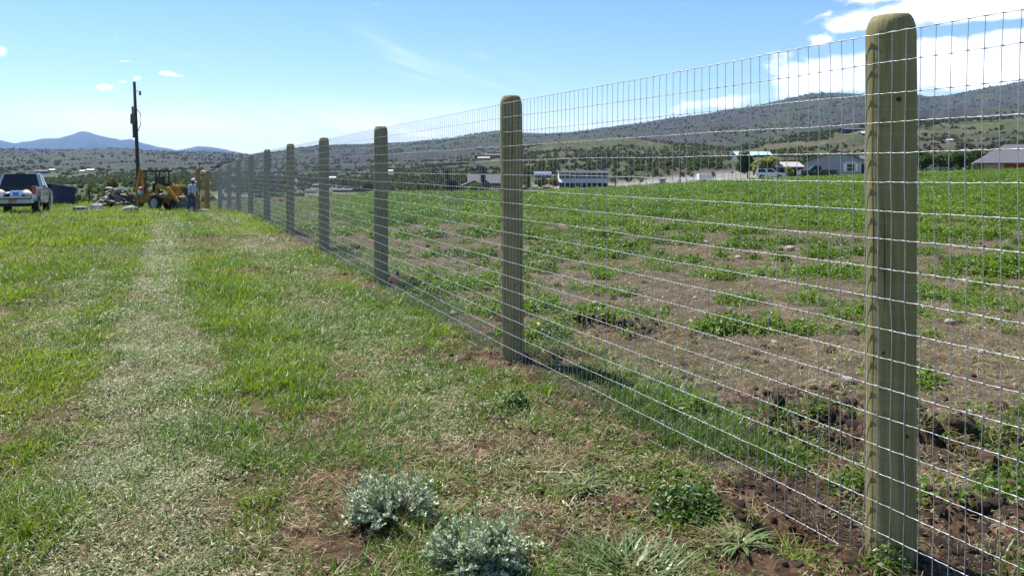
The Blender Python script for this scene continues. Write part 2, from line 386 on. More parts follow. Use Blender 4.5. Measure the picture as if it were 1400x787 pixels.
# ------------------------------------------------------------------ shape helpers
def mat(name, col, rough=.7, metal=0.0, var=0.0, vscale=8.0, bump=0.0, bscale=40.0, spec=.5, col2=None, coat=0.0):
    m, nt, b = newmat(name)
    tcn = nt.nodes.new('ShaderNodeTexCoord'); p = tcn.outputs['Object']
    if var > 0 or col2:
        c2 = col2 or tuple(max(0, c * (1 - var)) for c in col); c1 = col if col2 else tuple(min(1, c * (1 + var)) for c in col)
        nt.links.new(mixc(nt, ramp(nt, noise(nt, p, vscale, 6, .65), .36, .64), c1, c2), b.inputs['Base Color'])
    else:
        b.inputs['Base Color'].default_value = (*col, 1)
    b.inputs['Roughness'].default_value = rough; b.inputs['Metallic'].default_value = metal
    b.inputs['Specular IOR Level'].default_value = spec; b.inputs['Coat Weight'].default_value = coat
    if bump > 0:
        bn = nt.nodes.new('ShaderNodeBump'); bn.inputs['Distance'].default_value = bump
        nt.links.new(noise(nt, p, bscale, 6, .65), bn.inputs['Height']); nt.links.new(bn.outputs[0], b.inputs['Normal'])
    return m

class MB:
    def __init__(s): s.v = []; s.f = []
    def add(s, V, F):
        n = len(s.v); s.v += [tuple(p) for p in V]; s.f += [tuple(i + n for i in f) for f in F]; return s
    def box(s, c, d, rz=0.0, taper=1.0, rx=0.0, ry=0.0):
        M = Matrix.Translation(c) @ Euler((rx, ry, rz)).to_matrix().to_4x4()
        V = []
        for k in (-.5, .5):
            t = taper if k > 0 else 1
            for i, j in ((-.5, -.5), (.5, -.5), (.5, .5), (-.5, .5)):
                V.append(M @ Vector((i * d[0] * t, j * d[1] * t, k * d[2])))
        return s.add(V, [(0, 3, 2, 1), (4, 5, 6, 7), (0, 1, 5, 4), (1, 2, 6, 5), (2, 3, 7, 6), (3, 0, 4, 7)])
    def tube(s, pts, r, n=8, caps=True):
        pts = [Vector(p) for p in pts]; rs = r if isinstance(r, (list, tuple)) else [r] * len(pts)
        V = []; up = Vector((0, 0, 1))
        for i, p in enumerate(pts):
            d = (pts[min(i + 1, len(pts) - 1)] - pts[max(i - 1, 0)])
            d = d.normalized() if d.length > 1e-9 else up
            a = d.orthogonal().normalized() if abs(d.z) > .99 else d.cross(up).normalized()
            bb = d.cross(a)
            for k in range(n):
                t = 2 * math.pi * k / n; V.append(p + (a * math.cos(t) + bb * math.sin(t)) * rs[i])
        F = [(i * n + k, i * n + (k + 1) % n, (i + 1) * n + (k + 1) % n, (i + 1) * n + k) for i in range(len(pts) - 1) for k in range(n)]
        if caps: F += [tuple(range(n - 1, -1, -1)), tuple((len(pts) - 1) * n + k for k in range(n))]
        return s.add(V, F)
    def prism(s, prof, y0, y1, in0=None, in1=None):
        """closed outline of (x, z) points pulled along y"""
        n = len(prof)
        V = [(x, y0, z) for x, z in prof] + [(x, y1, z) for x, z in prof]
        F = [tuple(range(n)), tuple(range(2 * n - 1, n - 1, -1))] + [(i, i + n, (i + 1) % n + n, (i + 1) % n) for i in range(n)]
        return s.add(V, F)
    def quad(s, a, b, c, d): return s.add([a, b, c, d], [(0, 1, 2, 3)])
    def lathe(s, prof, c=(0, 0, 0), n=20, axis='z'):
        V = []
        for (r, h) in prof:
            for k in range(n):
                t = 2 * math.pi * k / n
                p = (r * math.cos(t), r * math.sin(t), h) if axis == 'z' else ((r * math.cos(t), h, r * math.sin(t)) if axis == 'y' else (h, r * math.cos(t), r * math.sin(t)))
                V.append((p[0] + c[0], p[1] + c[1], p[2] + c[2]))
        F = [(i * n + k, i * n + (k + 1) % n, (i + 1) * n + (k + 1) % n, (i + 1) * n + k) for i in range(len(prof) - 1) for k in range(n)]
        return s.add(V, F)
    def build(s, name, m, parent=None, bevel=0.0, smooth=False, loc=None, label=None):
        me = bpy.data.meshes.new(name); me.from_pydata([tuple(p) for p in s.v], [], s.f)
        bm = bmesh.new(); bm.from_mesh(me); bmesh.ops.recalc_face_normals(bm, faces=bm.faces)
        if bevel > 0:
            bmesh.ops.bevel(bm, geom=[e for e in bm.edges if len(e.link_faces) == 2 and e.calc_face_angle() > .4], offset=bevel, segments=2, affect='EDGES', clamp_overlap=True)
        for f in bm.faces: f.smooth = smooth
        bm.to_mesh(me); bm.free()
        me.materials.append(m)
        o = bpy.data.objects.new(name, me); COL.objects.link(o)
        if parent: o.parent = parent
        if loc: o.location = loc
        if label: o['label'] = label
        return o
def empty(name, loc, rz=0.0, label=None, cat=None, group=None, scale=1.0):
    o = bpy.data.objects.new(name, None); COL.objects.link(o); o.location = loc; o.rotation_euler = (0, 0, rz); o.scale = (scale,) * 3
    o.empty_display_size = .3
    return tag(o, label, cat, group)
def copy_tree(o, parent=None):
    c = o.copy(); COL.objects.link(c); c.parent = parent
    for ch in o.children: copy_tree(ch, c)
    return c

# ------------------------------------------------------------------ the fence
def wood_mat():
    m, nt, b = newmat('treated_pine')
    tcn = nt.nodes.new('ShaderNodeTexCoord'); oi = nt.nodes.new('ShaderNodeObjectInfo')
    av = nt.nodes.new('ShaderNodeVectorMath'); av.operation = 'ADD'; nt.links.new(tcn.outputs['Object'], av.inputs[0]); nt.links.new(oi.outputs['Location'], av.inputs[1])
    mp = nt.nodes.new('ShaderNodeMapping'); mp.inputs['Scale'].default_value = (26, 26, 1.3); nt.links.new(av.outputs[0], mp.inputs['Vector'])
    g = noise(nt, mp.outputs[0], 1.0, 8, .7, .4)
    mp2 = nt.nodes.new('ShaderNodeMapping'); mp2.inputs['Scale'].default_value = (7, 7, .9); nt.links.new(av.outputs[0], mp2.inputs['Vector'])
    g2 = noise(nt, mp2.outputs[0], 1.0, 4, .6)
    c = mixc(nt, ramp(nt, g, .35, .66), (.285, .250, .122), (.155, .134, .067))
    c = mixc(nt, mth(nt, 'MULTIPLY', ramp(nt, g2, .42, .62), .6), c, (.155, .168, .078))
    # horizontal peeling rings
    mp3 = nt.nodes.new('ShaderNodeMapping'); mp3.inputs['Scale'].default_value = (2, 2, 55); nt.links.new(av.outputs[0], mp3.inputs['Vector'])
    g3 = noise(nt, mp3.outputs[0], 1.0, 5, .6)
    c = mixc(nt, mth(nt, 'MULTIPLY', ramp(nt, g3, .50, .7), .14), c, (.42, .40, .24))
    mp4 = nt.nodes.new('ShaderNodeMapping'); mp4.inputs['Scale'].default_value = (42, 42, .7); nt.links.new(av.outputs[0], mp4.inputs['Vector'])
    crk = ramp(nt, noise(nt, mp4.outputs[0], 1.0, 3, .5), .655, .70)
    c = mixc(nt, mth(nt, 'MULTIPLY', crk, .85), c, (.05, .04, .022))
    c = mixc(nt, 1.0, c, mixc(nt, oi.outputs['Random'], (.80, .86, .84), (1.12, 1.06, 1.0)), 'MULTIPLY')
    nt.links.new(c, b.inputs['Base Color'])
    b.inputs['Roughness'].default_value = .8; b.inputs['Specular IOR Level'].default_value = .3
    bn = nt.nodes.new('ShaderNodeBump'); bn.inputs['Distance'].default_value = .004; nt.links.new(mth(nt, 'SUBTRACT', mth(nt, 'ADD', g, mth(nt, 'MULTIPLY', g3, .25)), mth(nt, 'MULTIPLY', crk, 2.0)), bn.inputs['Height']); nt.links.new(bn.outputs[0], b.inputs['Normal'])
    return m
M_POST = wood_mat()
M_WIRE = mat('galvanised_wire', (.42, .42, .445), .60, .6, .25, 14)
M_STAPLE = mat('dark_steel', (.10, .10, .09), .5, .8)
M_KNOT = mat('knot', (.045, .035, .02), .9)
fence = empty('wire_fence', (FA - FB * 3.2, 3.2, 0), 0, 'tall woven wire deer fence on round treated pine posts running along the field', 'fence')
fo = Vector(fence.location)
def zg(y): return gz(float(fline(y)), y, False)
rng = random.Random(3)
for i, py_ in enumerate(POSTY):
    x = float(fline(py_)); z0 = zg(py_); r = (.0935, .094, .096, .097, .094, .097, .095, .096, .095, .096)[i]
    H = 2.205 + (.03, .01, -.01, .0, .015, .0, -.01, .01, 0, 0)[i]
    mb = MB(); prof = []; n = 40
    hs = [-.45, -.1, .15, .4, .8, 1.2, 1.6, 1.9, H - .085, H - .052, H - .024, H - .006, H, H + .002]
    rr = [r * 1.02] * 8 + [r * 1.0, r * .965, r * .885, r * .78, r * .70, .0005]
    V = []; ph = rng.random() * 6
    for h, q in zip(hs, rr):
        for k in range(n):
            t = 2 * math.pi * k / n
            q2 = q * (1 + .018 * math.sin(2 * t + ph + h * .7) + .010 * math.sin(5 * t + ph * 2 + h * 2) + (.012 * math.sin(3 * h + ph)))
            V.append((q2 * math.cos(t), q2 * math.sin(t), h + (.004 * math.sin(t + ph) if h > H - .05 and q > .01 else 0)))
    F_ = [(a * n + k, a * n + (k + 1) % n, (a + 1) * n + (k + 1) % n, (a + 1) * n + k) for a in range(len(hs) - 1) for k in range(n)]
    mb.add(V, F_)
    p = mb.build('fence_post', M_POST, fence, smooth=True, loc=Vector((x, py_, z0)) - fo)
    p.rotation_euler = (R(rng.uniform(-.5, .5)), R(rng.uniform(-.35, .35)), rng.random() * 6 if i else 0.4)
    if i < 3:
        for (a, h, s_) in ((-1.75, 1.83, .012), (-2.1, 1.05, .008), (-1.5, .62, .009)):
            kb = MB(); kb.lathe([(s_, 0), (s_ * .7, .003), (.0005, .004)], n=10, axis='x')
            k_ = kb.build('wood_knot', M_KNOT, p); aa = a + rng.uniform(-.25, .25) - p.rotation_euler.z
            k_.location = (r * 1.005 * math.cos(aa), r * 1.005 * math.sin(aa), h + rng.uniform(-.2, .2)); k_.rotation_euler = (0, 0, aa)
# wire mesh: horizontals with crimps and knots, verticals between them
dirv = np.array([-FB, 1.0]); dirv /= np.linalg.norm(dirv); nrm = np.array([-dirv[1], dirv[0]])
if nrm[0] > 0: nrm = -nrm
OFF = .106; SP = .0632; NH = 19; HG = .1185
ys = []; y = 0.9
while y < ENDY: ys.append(y); y += SP / math.hypot(1, FB)
ys = np.array(ys); NV = len(ys); xs = fline(ys)
gzs = ground_z(xs, ys, False)
gzs = np.convolve(np.pad(gzs, 40, 'edge'), np.ones(81) / 81, 'valid')
bx = xs + nrm[0] * OFF; by = ys + nrm[1] * OFF
# between posts the wire stands a little off the line
near_post = np.min(np.abs(ys[:, None] - np.array(POSTY)[None, :]), 1)
rs = np.random.RandomState(5)
lean = (fbm(ys, ys * 0, .35, 7, 3) - .5) * .10
J = np.zeros((NV, NH, 3))
for j in range(NH):
    h = .01 + HG * j
    wob_ = (fbm(ys, ys * 0 + j * 7.7, .9, 11, 3) - .5) * .030 + rs.normal(0, .0012, NV)
    slack = (.55 - .5 * (j / (NH - 1))) * (fbm(ys, ys * 0 + j * .35, .5, 15, 3) - .5) * .06
    sh = lean * (h / 2.2) + (fbm(ys, ys * 0 + j * .6, 1.1, 19, 2) - .5) * .022
    J[:, j, 0] = bx + nrm[0] * slack * np.clip(near_post * 2, 0, 1) + dirv[0] * sh
    J[:, j, 1] = by + nrm[1] * slack * np.clip(near_post * 2, 0, 1) + dirv[1] * sh
    J[:, j, 2] = gzs + h + wob_ * .6 - (0.015 if j == 0 else 0)
def tubes_np(Pn, rad, n):
    """Pn (lines, points, 3): round wires"""
    L, K, _ = Pn.shape
    d = np.gradient(Pn, axis=1); d /= np.linalg.norm(d, axis=2, keepdims=True) + 1e-12
    ref = np.zeros_like(d); ref[..., 0] = nrm[0]; ref[..., 1] = nrm[1]
    a = np.cross(d, ref); a /= np.linalg.norm(a, axis=2, keepdims=True) + 1e-12; b2 = np.cross(d, a)
    ang = np.arange(n) * 2 * math.pi / n
    rad = np.broadcast_to(rad, (L, K))
    V = Pn[:, :, None, :] + rad[:, :, None, None] * (np.cos(ang)[None, None, :, None] * a[:, :, None, :] + np.sin(ang)[None, None, :, None] * b2[:, :, None, :])
    id_ = np.arange(L * K * n).reshape(L, K, n); nx = np.roll(id_, -1, 2)
    F = np.stack([id_[:, :-1], nx[:, :-1], nx[:, 1:], id_[:, 1:]], -1).reshape(-1, 4)
    return V.reshape(-1, 3), F
Hp = np.transpose(J, (1, 0, 2))                     # lines, joints
K = NV * 3 - 2; Hf = np.zeros((NH, K, 3)); tt = np.arange(K) / 3.0; i0 = np.minimum(tt.astype(int), NV - 2); fr = (tt - i0)[None, :, None]
Hf = Hp[:, i0] * (1 - fr) + Hp[:, i0 + 1] * fr
Hf[:, 1::3, 2] += .0008; Hf[:, 2::3, 2] -= .0010     # crimp between two knots
rad = np.full((NH, K), .00140); rad[:, 0::3] = .0031; rad[0] *= 1.1; rad[-1] *= 1.1
for i, py_ in enumerate(POSTY[:3]):
    p = [c for c in fence.children if c.name.startswith('fence_post')][i]
    bpy.context.view_layer.update()
    q = int(np.argmin(np.abs(ys - py_)))
    for j in range(0, NH):
        if (j * 7 + i) % 4 == 0: continue
        wp = Vector(J[q, j]) + Vector((dirv[0], dirv[1], 0)) * rng.uniform(-.025, .025); inw = Vector((-nrm[0], -nrm[1], 0))
        base = wp + Vector((0, 0, -.014)) ; topp = wp + Vector((0, 0, .014))
        st = MB().tube([base + inw * .02, base - inw * .004, topp - inw * .004, topp + inw * .02], .0016, 5).build('staple', M_STAPLE, p)
        st.matrix_parent_inverse = p.matrix_world.inverted()
# sit tight on the posts
V1, F1 = tubes_np(Hf, rad, 6)
M_STAY = mat('stay_wire', (.44, .44, .46), .6, .6, .2, 14)
Vp = J.copy(); Vp[..., 0] += nrm[0] * .0022; Vp[..., 1] += nrm[1] * .0022
Vv, Fv = tubes_np(Vp, .00145, 5)
link_mesh('line_wires', np_mesh('line_wires', V1 - np.array(fo)[None], F1), fence, M_WIRE)
link_mesh('stay_wires', np_mesh('stay_wires', Vv - np.array(fo)[None], Fv), fence, M_STAY)

# ------------------------------------------------------------------ plants: small masters and how they are spread
def leafmat(name, lo, hi, rough=.55, spec=.35, trans=.4, typ='INSTANCER', tcol=None):
    m = bpy.data.materials.new(name); m.use_nodes = True; nt = m.node_tree; b = nt.nodes['Principled BSDF']; outn = nt.nodes['Material Output']
    t = attr(nt, 'tint', typ).outputs['Fac']
    c = mixc(nt, t, lo, hi)
    nt.links.new(c, b.inputs['Base Color']); b.inputs['Roughness'].default_value = rough; b.inputs['Specular IOR Level'].default_value = spec
    tr = nt.nodes.new('ShaderNodeBsdfTranslucent'); nt.links.new(mixc(nt, 1.0, c, tcol or (1.25, 1.45, .6), 'MULTIPLY'), tr.inputs['Color'])
    mx = nt.nodes.new('ShaderNodeMixShader'); mx.inputs[0].default_value = trans
    nt.links.new(b.outputs[0], mx.inputs[1]); nt.links.new(tr.outputs[0], mx.inputs[2]); nt.links.new(mx.outputs[0], outn.inputs['Surface'])
    return m
M_GRASS = leafmat('grass_blades', (.085, .150, .008), (.205, .245, .020), .5, .4, .45)
M_COOL = leafmat('cool_grass', (.055, .125, .012), (.13, .21, .035), .45, .5, .4)
M_STRAW = leafmat('dry_grass', (.20, .145, .065), (.42, .335, .18), .5, .35, .25, tcol=(1.1, 1.05, .8))
M_MOWN = leafmat('mown_leaves', (.13, .165, .06), (.40, .42, .25), .45, .35, .3, tcol=(1.1, 1.2, .7))
M_WEED = leafmat('broad_leaves', (.060, .120, .009), (.135, .205, .020), .45, .4, .4)
M_CLOD = None
def soilmat(name, typ):
    m, nt, b = newmat(name); t = attr(nt, 'tint', typ).outputs['Fac']; tcn = nt.nodes.new('ShaderNodeTexCoord')
    c = mixc(nt, t, (.060, .033, .022), (.20, .122, .080)); n_ = noise(nt, tcn.outputs['Object'], 14, 5, .7)
    nt.links.new(mixc(nt, 1.0, c, mixc(nt, ramp(nt, n_, .3, .7), (.6, .6, .6), (1.3, 1.3, 1.3)), 'MULTIPLY'), b.inputs['Base Color']); b.inputs['Roughness'].default_value = 1
    bn = nt.nodes.new('ShaderNodeBump'); bn.inputs['Distance'].default_value = .1; nt.links.new(n_, bn.inputs['Height']); nt.links.new(bn.outputs[0], b.inputs['Normal'])
    return m
M_CLOD = soilmat('soil_clod', 'INSTANCER')
rp = random.Random(11)
def blade(mb, x, y, h, wd, lean_, az, curl=1.0, segs=3):
    dx, dy = math.cos(az), math.sin(az); px_, py2 = -dy, dx; V = []
    for i in range(segs + 1):
        t = i / segs; o = lean_ * t ** (1 + curl) * h; zz = h * (t - .35 * lean_ * t * t)
        ww = wd * (1 - t ** 1.6) * .5 + .0002
        cx, cy = x + dx * o, y + dy * o
        V += [(cx - px_ * ww, cy - py2 * ww, zz), (cx + px_ * ww, cy + py2 * ww, zz)]
    mb.add(V, [(2 * i, 2 * i + 1, 2 * i + 3, 2 * i + 2) for i in range(segs)])
def tuft(n, rad, h0, h1, wd, lean0, lean1, segs=3):
    mb = MB()
    for _ in range(n):
        a = rp.random() * 6.283; r = rad * math.sqrt(rp.random()); az = a + rp.uniform(-1, 1)
        blade(mb, r * math.cos(a), r * math.sin(a), rp.uniform(h0, h1), wd * rp.uniform(.6, 1.3), rp.uniform(lean0, lean1), az, rp.uniform(.3, 1.2), segs)
    return mb
def leafy(n, rad, ht, ls, flat=.5, asp=.55):
    """low cushion of small oval leaves"""
    mb = MB()
    for _ in range(n):
        a = rp.random() * 6.283; r = rad * math.sqrt(rp.random()); z = ht * (1 - (r / rad) ** 2) * rp.uniform(.25, 1.05) + .004
        M = Matrix.Translation((r * math.cos(a), r * math.sin(a), z)) @ Euler((rp.gauss(0, flat), rp.gauss(0, flat), rp.random() * 6.283)).to_matrix().to_4x4()
        L = ls * rp.uniform(.6, 1.25); ww = L * asp
        V = [M @ Vector(q) for q in ((-L / 2, 0, 0), (-L * .1, -ww / 2, L * .07), (L * .3, -ww * .38, L * .05), (L / 2, 0, -L * .04), (L * .3, ww * .38, L * .05), (-L * .1, ww / 2, L * .07))]
        mb.add(V, [(0, 1, 2, 3), (0, 3, 4, 5)])
    return mb
def scatterbits(n, rad, l0, l1, wd):
    mb = MB()
    for _ in range(n):
        a = rp.random() * 6.283; r = rad * math.sqrt(rp.random()); L = rp.uniform(l0, l1)
        M = Matrix.Translation((r * math.cos(a), r * math.sin(a), rp.uniform(.003, .02))) @ Euler((rp.gauss(0, .35), rp.gauss(0, .35), rp.random() * 6.283)).to_matrix().to_4x4()
        V = [M @ Vector(q) for q in ((-L / 2, -wd * .3, 0), (0, -wd * .5, L * .08), (L / 2, 0, 0), (0, wd * .5, L * .08), (-L / 2, wd * .3, 0))]
        mb.add(V, [(0, 1, 3, 4), (1, 2, 3)])
    return mb
def clodmesh(seed, sub=2, amp=.35, flat=.7):
    bm = bmesh.new(); bmesh.ops.create_icosphere(bm, subdivisions=sub, radius=1)
    r_ = random.Random(seed); ks = [(Vector((r_.gauss(0, 1), r_.gauss(0, 1), r_.gauss(0, 1))) * 1.6, r_.random() * 6) for _ in range(6)]
    for v_ in bm.verts:
        d = sum(math.sin(v_.co.dot(k) + p) for k, p in ks) / 6; v_.co *= 1 + amp * d * 1.6 + r_.uniform(-.07, .07); v_.co.z *= flat
    mb = MB(); mb.v = [tuple(v_.co) for v_ in bm.verts]; mb.f = [tuple(v_.index for v_ in f.verts) for f in bm.faces]; bm.free()
    return mb
def proto(mbs, name, m, smooth=False):
    c = bpy.data.collections.new(name)
    for i, mb in enumerate(mbs):
        me = bpy.data.meshes.new(name); me.from_pydata([tuple(p) for p in mb.v], [], mb.f); me.materials.append(m)
        for p in me.polygons: p.use_smooth = smooth
        o = bpy.data.objects.new('%s_%02d' % (name, i), me); c.objects.link(o)
    return c, len(mbs)
def scatter(name, P3, pr, scale, tint, label, tilt=.12, seed=0):
    coll, k = pr; n = len(P3); r_ = np.random.RandomState(seed)
    me = bpy.data.meshes.new(name); me.vertices.add(n); me.vertices.foreach_set('co', np.asarray(P3, np.float32).ravel())
    rot = np.stack([r_.normal(0, tilt, n), r_.normal(0, tilt, n), r_.uniform(0, 6.283, n)], 1).astype(np.float32)
    me.attributes.new('rot', 'FLOAT_VECTOR', 'POINT').data.foreach_set('vector', rot.ravel())
    me.attributes.new('scl', 'FLOAT', 'POINT').data.foreach_set('value', np.asarray(scale, np.float32))
    me.attributes.new('tint', 'FLOAT', 'POINT').data.foreach_set('value', np.clip(tint, 0, 1).astype(np.float32))
    me.attributes.new('pick', 'INT', 'POINT').data.foreach_set('value', r_.randint(0, k, n).astype(np.int32))
    o = bpy.data.objects.new(name, me); COL.objects.link(o)
    ng = bpy.data.node_groups.new(name, 'GeometryNodeTree')
    ng.interface.new_socket('Geometry', in_out='INPUT', socket_type='NodeSocketGeometry'); ng.interface.new_socket('Geometry', in_out='OUTPUT', socket_type='NodeSocketGeometry')
    gi = ng.nodes.new('NodeGroupInput'); go_ = ng.nodes.new('NodeGroupOutput')
    iop = ng.nodes.new('GeometryNodeInstanceOnPoints'); ci = ng.nodes.new('GeometryNodeCollectionInfo')
    ci.inputs['Collection'].default_value = coll; ci.inputs['Separate Children'].default_value = True; ci.inputs['Reset Children'].default_value = True
    def na(nm, ty):
        q = ng.nodes.new('GeometryNodeInputNamedAttribute'); q.data_type = ty; q.inputs['Name'].default_value = nm; return q.outputs['Attribute']
    L = ng.links.new
    L(gi.outputs[0], iop.inputs['Points']); L(ci.outputs[0], iop.inputs['Instance']); iop.inputs['Pick Instance'].default_value = True
    L(na('pick', 'INT'), iop.inputs['Instance Index'])
    er = ng.nodes.new('FunctionNodeEulerToRotation'); L(na('rot', 'FLOAT_VECTOR'), er.inputs[0]); L(er.outputs[0], iop.inputs['Rotation'])
    L(na('scl', 'FLOAT'), iop.inputs['Scale']); L(iop.outputs[0], go_.inputs[0])
    md = o.modifiers.new('scatter', 'NODES'); md.node_group = ng
    return tag(o, label, None, None, 'stuff')

def wedge(n, y0, y1, tmax=.82, tmin=-.82, seed=0, power=2):
    r_ = np.random.RandomState(seed); u = r_.random_sample(n)
    y = (y0 ** power + u * (y1 ** power - y0 ** power)) ** (1 / power)
    t = r_.uniform(tmin, tmax, n); return t * y, y, r_
BANDS = [(1.6, 5, 13000, 1.0), (5, 9, 17000, 1.15), (9, 16, 17000, 1.5), (16, 30, 17000, 2.1), (30, 62, 16000, 3.0)]
def gather(fn, bands, seed):
    Xs, Ys, Ss, Ts = [], [], [], []
    for i, (a, b_, n, s) in enumerate(bands):
        x, y, r_ = wedge(n, a, b_, seed=seed + i)
        p, tn = fn(x, y, r_); k = r_.random_sample(n) < p
        Xs.append(x[k]); Ys.append(y[k]); Ss.append(s * r_.uniform(.65, 1.3, k.sum())); Ts.append(tn[k])
    x, y, s, t = map(np.concatenate, (Xs, Ys, Ss, Ts))
    return np.stack([x, y, ground_z(x, y) - .004], 1), s, t
def away_posts(x, y, r=.13):
    d = np.ones_like(x)
    for q in POSTY[:4]: d *= ((x - fline(q)) ** 2 + (y - q) ** 2) > r * r
    return d

# short green turf, camera side
pr_turf = proto([tuft(16, .07, .022, .062, .0042, .2, 1.1) for _ in range(6)], 'turf_tuft', M_GRASS)
def f_turf(x, y, r_):
    v = vperp(x, y); g = left_green(x, y)
    p = (g * 1.0 + .08) * (v < 0) * (1 - .93 * soil_mask(x, y)) * away_posts(x, y)
    return p, .25 + .75 * ss(fbm(x, y, .7, 101, 4, .6), .35, .65) * .9 + r_.normal(0, .15, len(x))
P_, s_, t_ = gather(f_turf, BANDS, 200); s_ = s_ * (.62 + .95 * left_green(P_[:, 0], P_[:, 1]))
scatter('turf_grass', P_, pr_turf, s_, t_, 'short sunlit green grass on the camera side of the fence', .15, 1)
# cooler, longer grass in patches
pr_cool = proto([tuft(14, .06, .04, .10, .005, .25, 1.2) for _ in range(5)], 'long_tuft', M_COOL)
def f_cool(x, y, r_):
    v = vperp(x, y); n_ = ss(fbm(x, y, .9, 105, 4, .6), .47, .62)
    p = (v < 0) * (n_ * .5 * np.exp(-((v + 1.6) / 2.2) ** 2) + .05 + .6 * np.exp(-((v + 1.8) / .45) ** 2 - ((y - 7.8) / 2.8) ** 2)) * (1 - .9 * soil_mask(x, y)) + (v >= .03) * np.clip(strip_green(x, y) * 1.4, 0, 1) * (1 - .6 * soil_mask(x, y)) * (y < 34)
    return p * away_posts(x, y), .5 + r_.normal(0, .25, len(x))
P_, s_, t_ = gather(f_cool, [(a, b_, int(n * .85), s * 1.05) for a, b_, n, s in BANDS[:4]], 300)
scatter('long_grass', P_, pr_cool, s_, t_, 'longer blue green grass in patches along the foot of the fence', .15, 2)
# mown leaves and straw lying on top
pr_mown = proto([scatterbits(24, .11, .008, .036, .0050) for _ in range(5)], 'mown_bits', M_MOWN)
def f_mown(x, y, r_):
    v = vperp(x, y); return (v < .15) * np.clip(left_dry(x, y) * 1.3, 0, 1) * (1 - .8 * soil_mask(x, y)) + (v > .15) * .07 * (y < 16), .5 + r_.normal(0, .3, len(x))
P_, s_, t_ = gather(f_mown, [(a, b_, int(n * 1.0), s) for a, b_, n, s in BANDS[:4]], 400); P_[:, 2] += .012
scatter('mown_litter', P_, pr_mown, s_, t_, 'pale silvery mown leaves scattered over the grass', .2, 3)
pr_straw = proto([scatterbits(14, .09, .03, .09, .0028) for _ in range(3)] + [tuft(7, .05, .02, .06, .0028, .6, 1.8) for _ in range(2)], 'straw_bits', M_STRAW)
def f_straw(x, y, r_):
    v = vperp(x, y); return np.where(v < 0, .22 + .3 * left_dry(x, y) + .7 * np.exp(-((x + .1) / 1.1) ** 2 - ((y - 4.3) / 1.5) ** 2), .20 + .18 * ss(fbm(x, y, 1.2, 107, 3), .4, .6)) * (1 - .45 * soil_mask(x, y)), .4 + r_.normal(0, .3, len(x))
P_, s_, t_ = gather(f_straw, [(a, b_, int(n * .8), s) for a, b_, n, s in BANDS[:4]], 500); P_[:, 2] += .006
scatter('straw', P_, pr_straw, s_, t_, 'dry straw coloured stems lying between the green plants', .2, 4)
# small broad leaved weeds on the camera side
pr_lw = proto([leafy(16, .06, .03, .022, .45) for _ in range(4)], 'low_weed', M_WEED)
def f_lw(x, y, r_):
    v = vperp(x, y); return (v < 0) * ss(fbm(x, y, 1.4, 109, 4, .6), .50, .66) * .55 * (1 - .7 * soil_mask(x, y)) * away_posts(x, y) + (v < 0) * .6 * ss(fbm(x, y, 2.4, 119, 3, .6), .50, .60) * np.exp(-((x - .1) / 1.1) ** 2 - ((y - 4.3) / 1.4) ** 2) + (v < 0) * .8 * np.exp(-((x - .70) / .38) ** 2 - ((y - 4.1) / .55) ** 2), .5 + r_.normal(0, .25, len(x))
P_, s_, t_ = gather(f_lw, [(a, b_, int(n * .6), s) for a, b_, n, s in BANDS[:4]], 600)
scatter('low_weeds', P_, pr_lw, s_, t_, 'low broad leaved weeds mixed into the mown grass', .15, 5)
# the field crop
pr_crop = proto([leafy(46, .085, .085, .026, .55, .6) for _ in range(6)], 'crop_plant', M_WEED)
FB_ = [(3.5, 9, 9000, 1.0), (9, 16, 16000, 1.15), (16, 26, 26000, 1.35), (26, 45, 34000, 1.7), (45, 80, 36000, 2.3), (80, 118, 26000, 3.0)]
def f_crop(x, y, r_):
    v = vperp(x, y); t = x / y
    return (v > .35) * field_green(x, y) ** 1.3 * .9 * (y < rim(t) + 3) * (1 - .7 * soil_mask(x, y)), .35 + .5 * ss(fbm(x, y, .25, 111, 4), .35, .65) + r_.normal(0, .2, len(x))
P_, s_, t_ = gather(f_crop, FB_, 700)
s_ = s_ * (.7 + .6 * field_green(P_[:, 0], P_[:, 1])) * (.7 + .75 * ss(fbm(P_[:, 0], P_[:, 1], .9, 117, 3, .6), .35, .65))
scatter('field_crop', P_, pr_crop, s_, t_, 'bushy green young crop covering the far part of the field', .15, 6)
def f_seed(x, y, r_):
    v = vperp(x, y); return (v > .1) * ss(fbm(x, y, 1.0, 113, 4, .6), .46, .60) * .30 * (1 - .8 * soil_mask(x, y)), .4 + r_.normal(0, .25, len(x))
P_, s_, t_ = gather(f_seed, [(3, 6, 3500, .8), (6, 10, 7000, .9), (10, 18, 10000, 1.1), (18, 30, 12000, 1.5)], 750)
scatter('field_weeds', P_, pr_lw, s_ * .9, t_, 'thin low weeds on the bare soil of the field', .15, 7)
# clods
pr_clod = proto([clodmesh(i, 2) for i in range(7)], 'clod', M_CLOD)
def f_clod(x, y, r_):
    s = soil_mask(x, y); v = vperp(x, y); return np.clip(s ** 2.2, 0, 1) * .9 * ss(v, -1.6, -.6) + (v > 0) * .05, .25 + .55 * fbm(x, y, 3, 115, 3) + r_.normal(0, .2, len(x))
P_, s_, t_ = gather(f_clod, [(2, 5.5, 15000, 1), (5.5, 9, 14000, 1.1), (9, 16, 9000, 1.4), (16, 26, 3000, 2)], 800)
r_ = np.random.RandomState(9); s_ = s_ * np.clip(np.exp(r_.normal(0, .6, len(s_))), 0, 2.8) * .0085 * (1 + .9 * ss(vperp(P_[:, 0], P_[:, 1]), .1, .5))
scatter('soil_clods', P_, pr_clod, s_, t_, 'crumbly reddish brown soil clods round the posts and on the mounds', .6, 8)
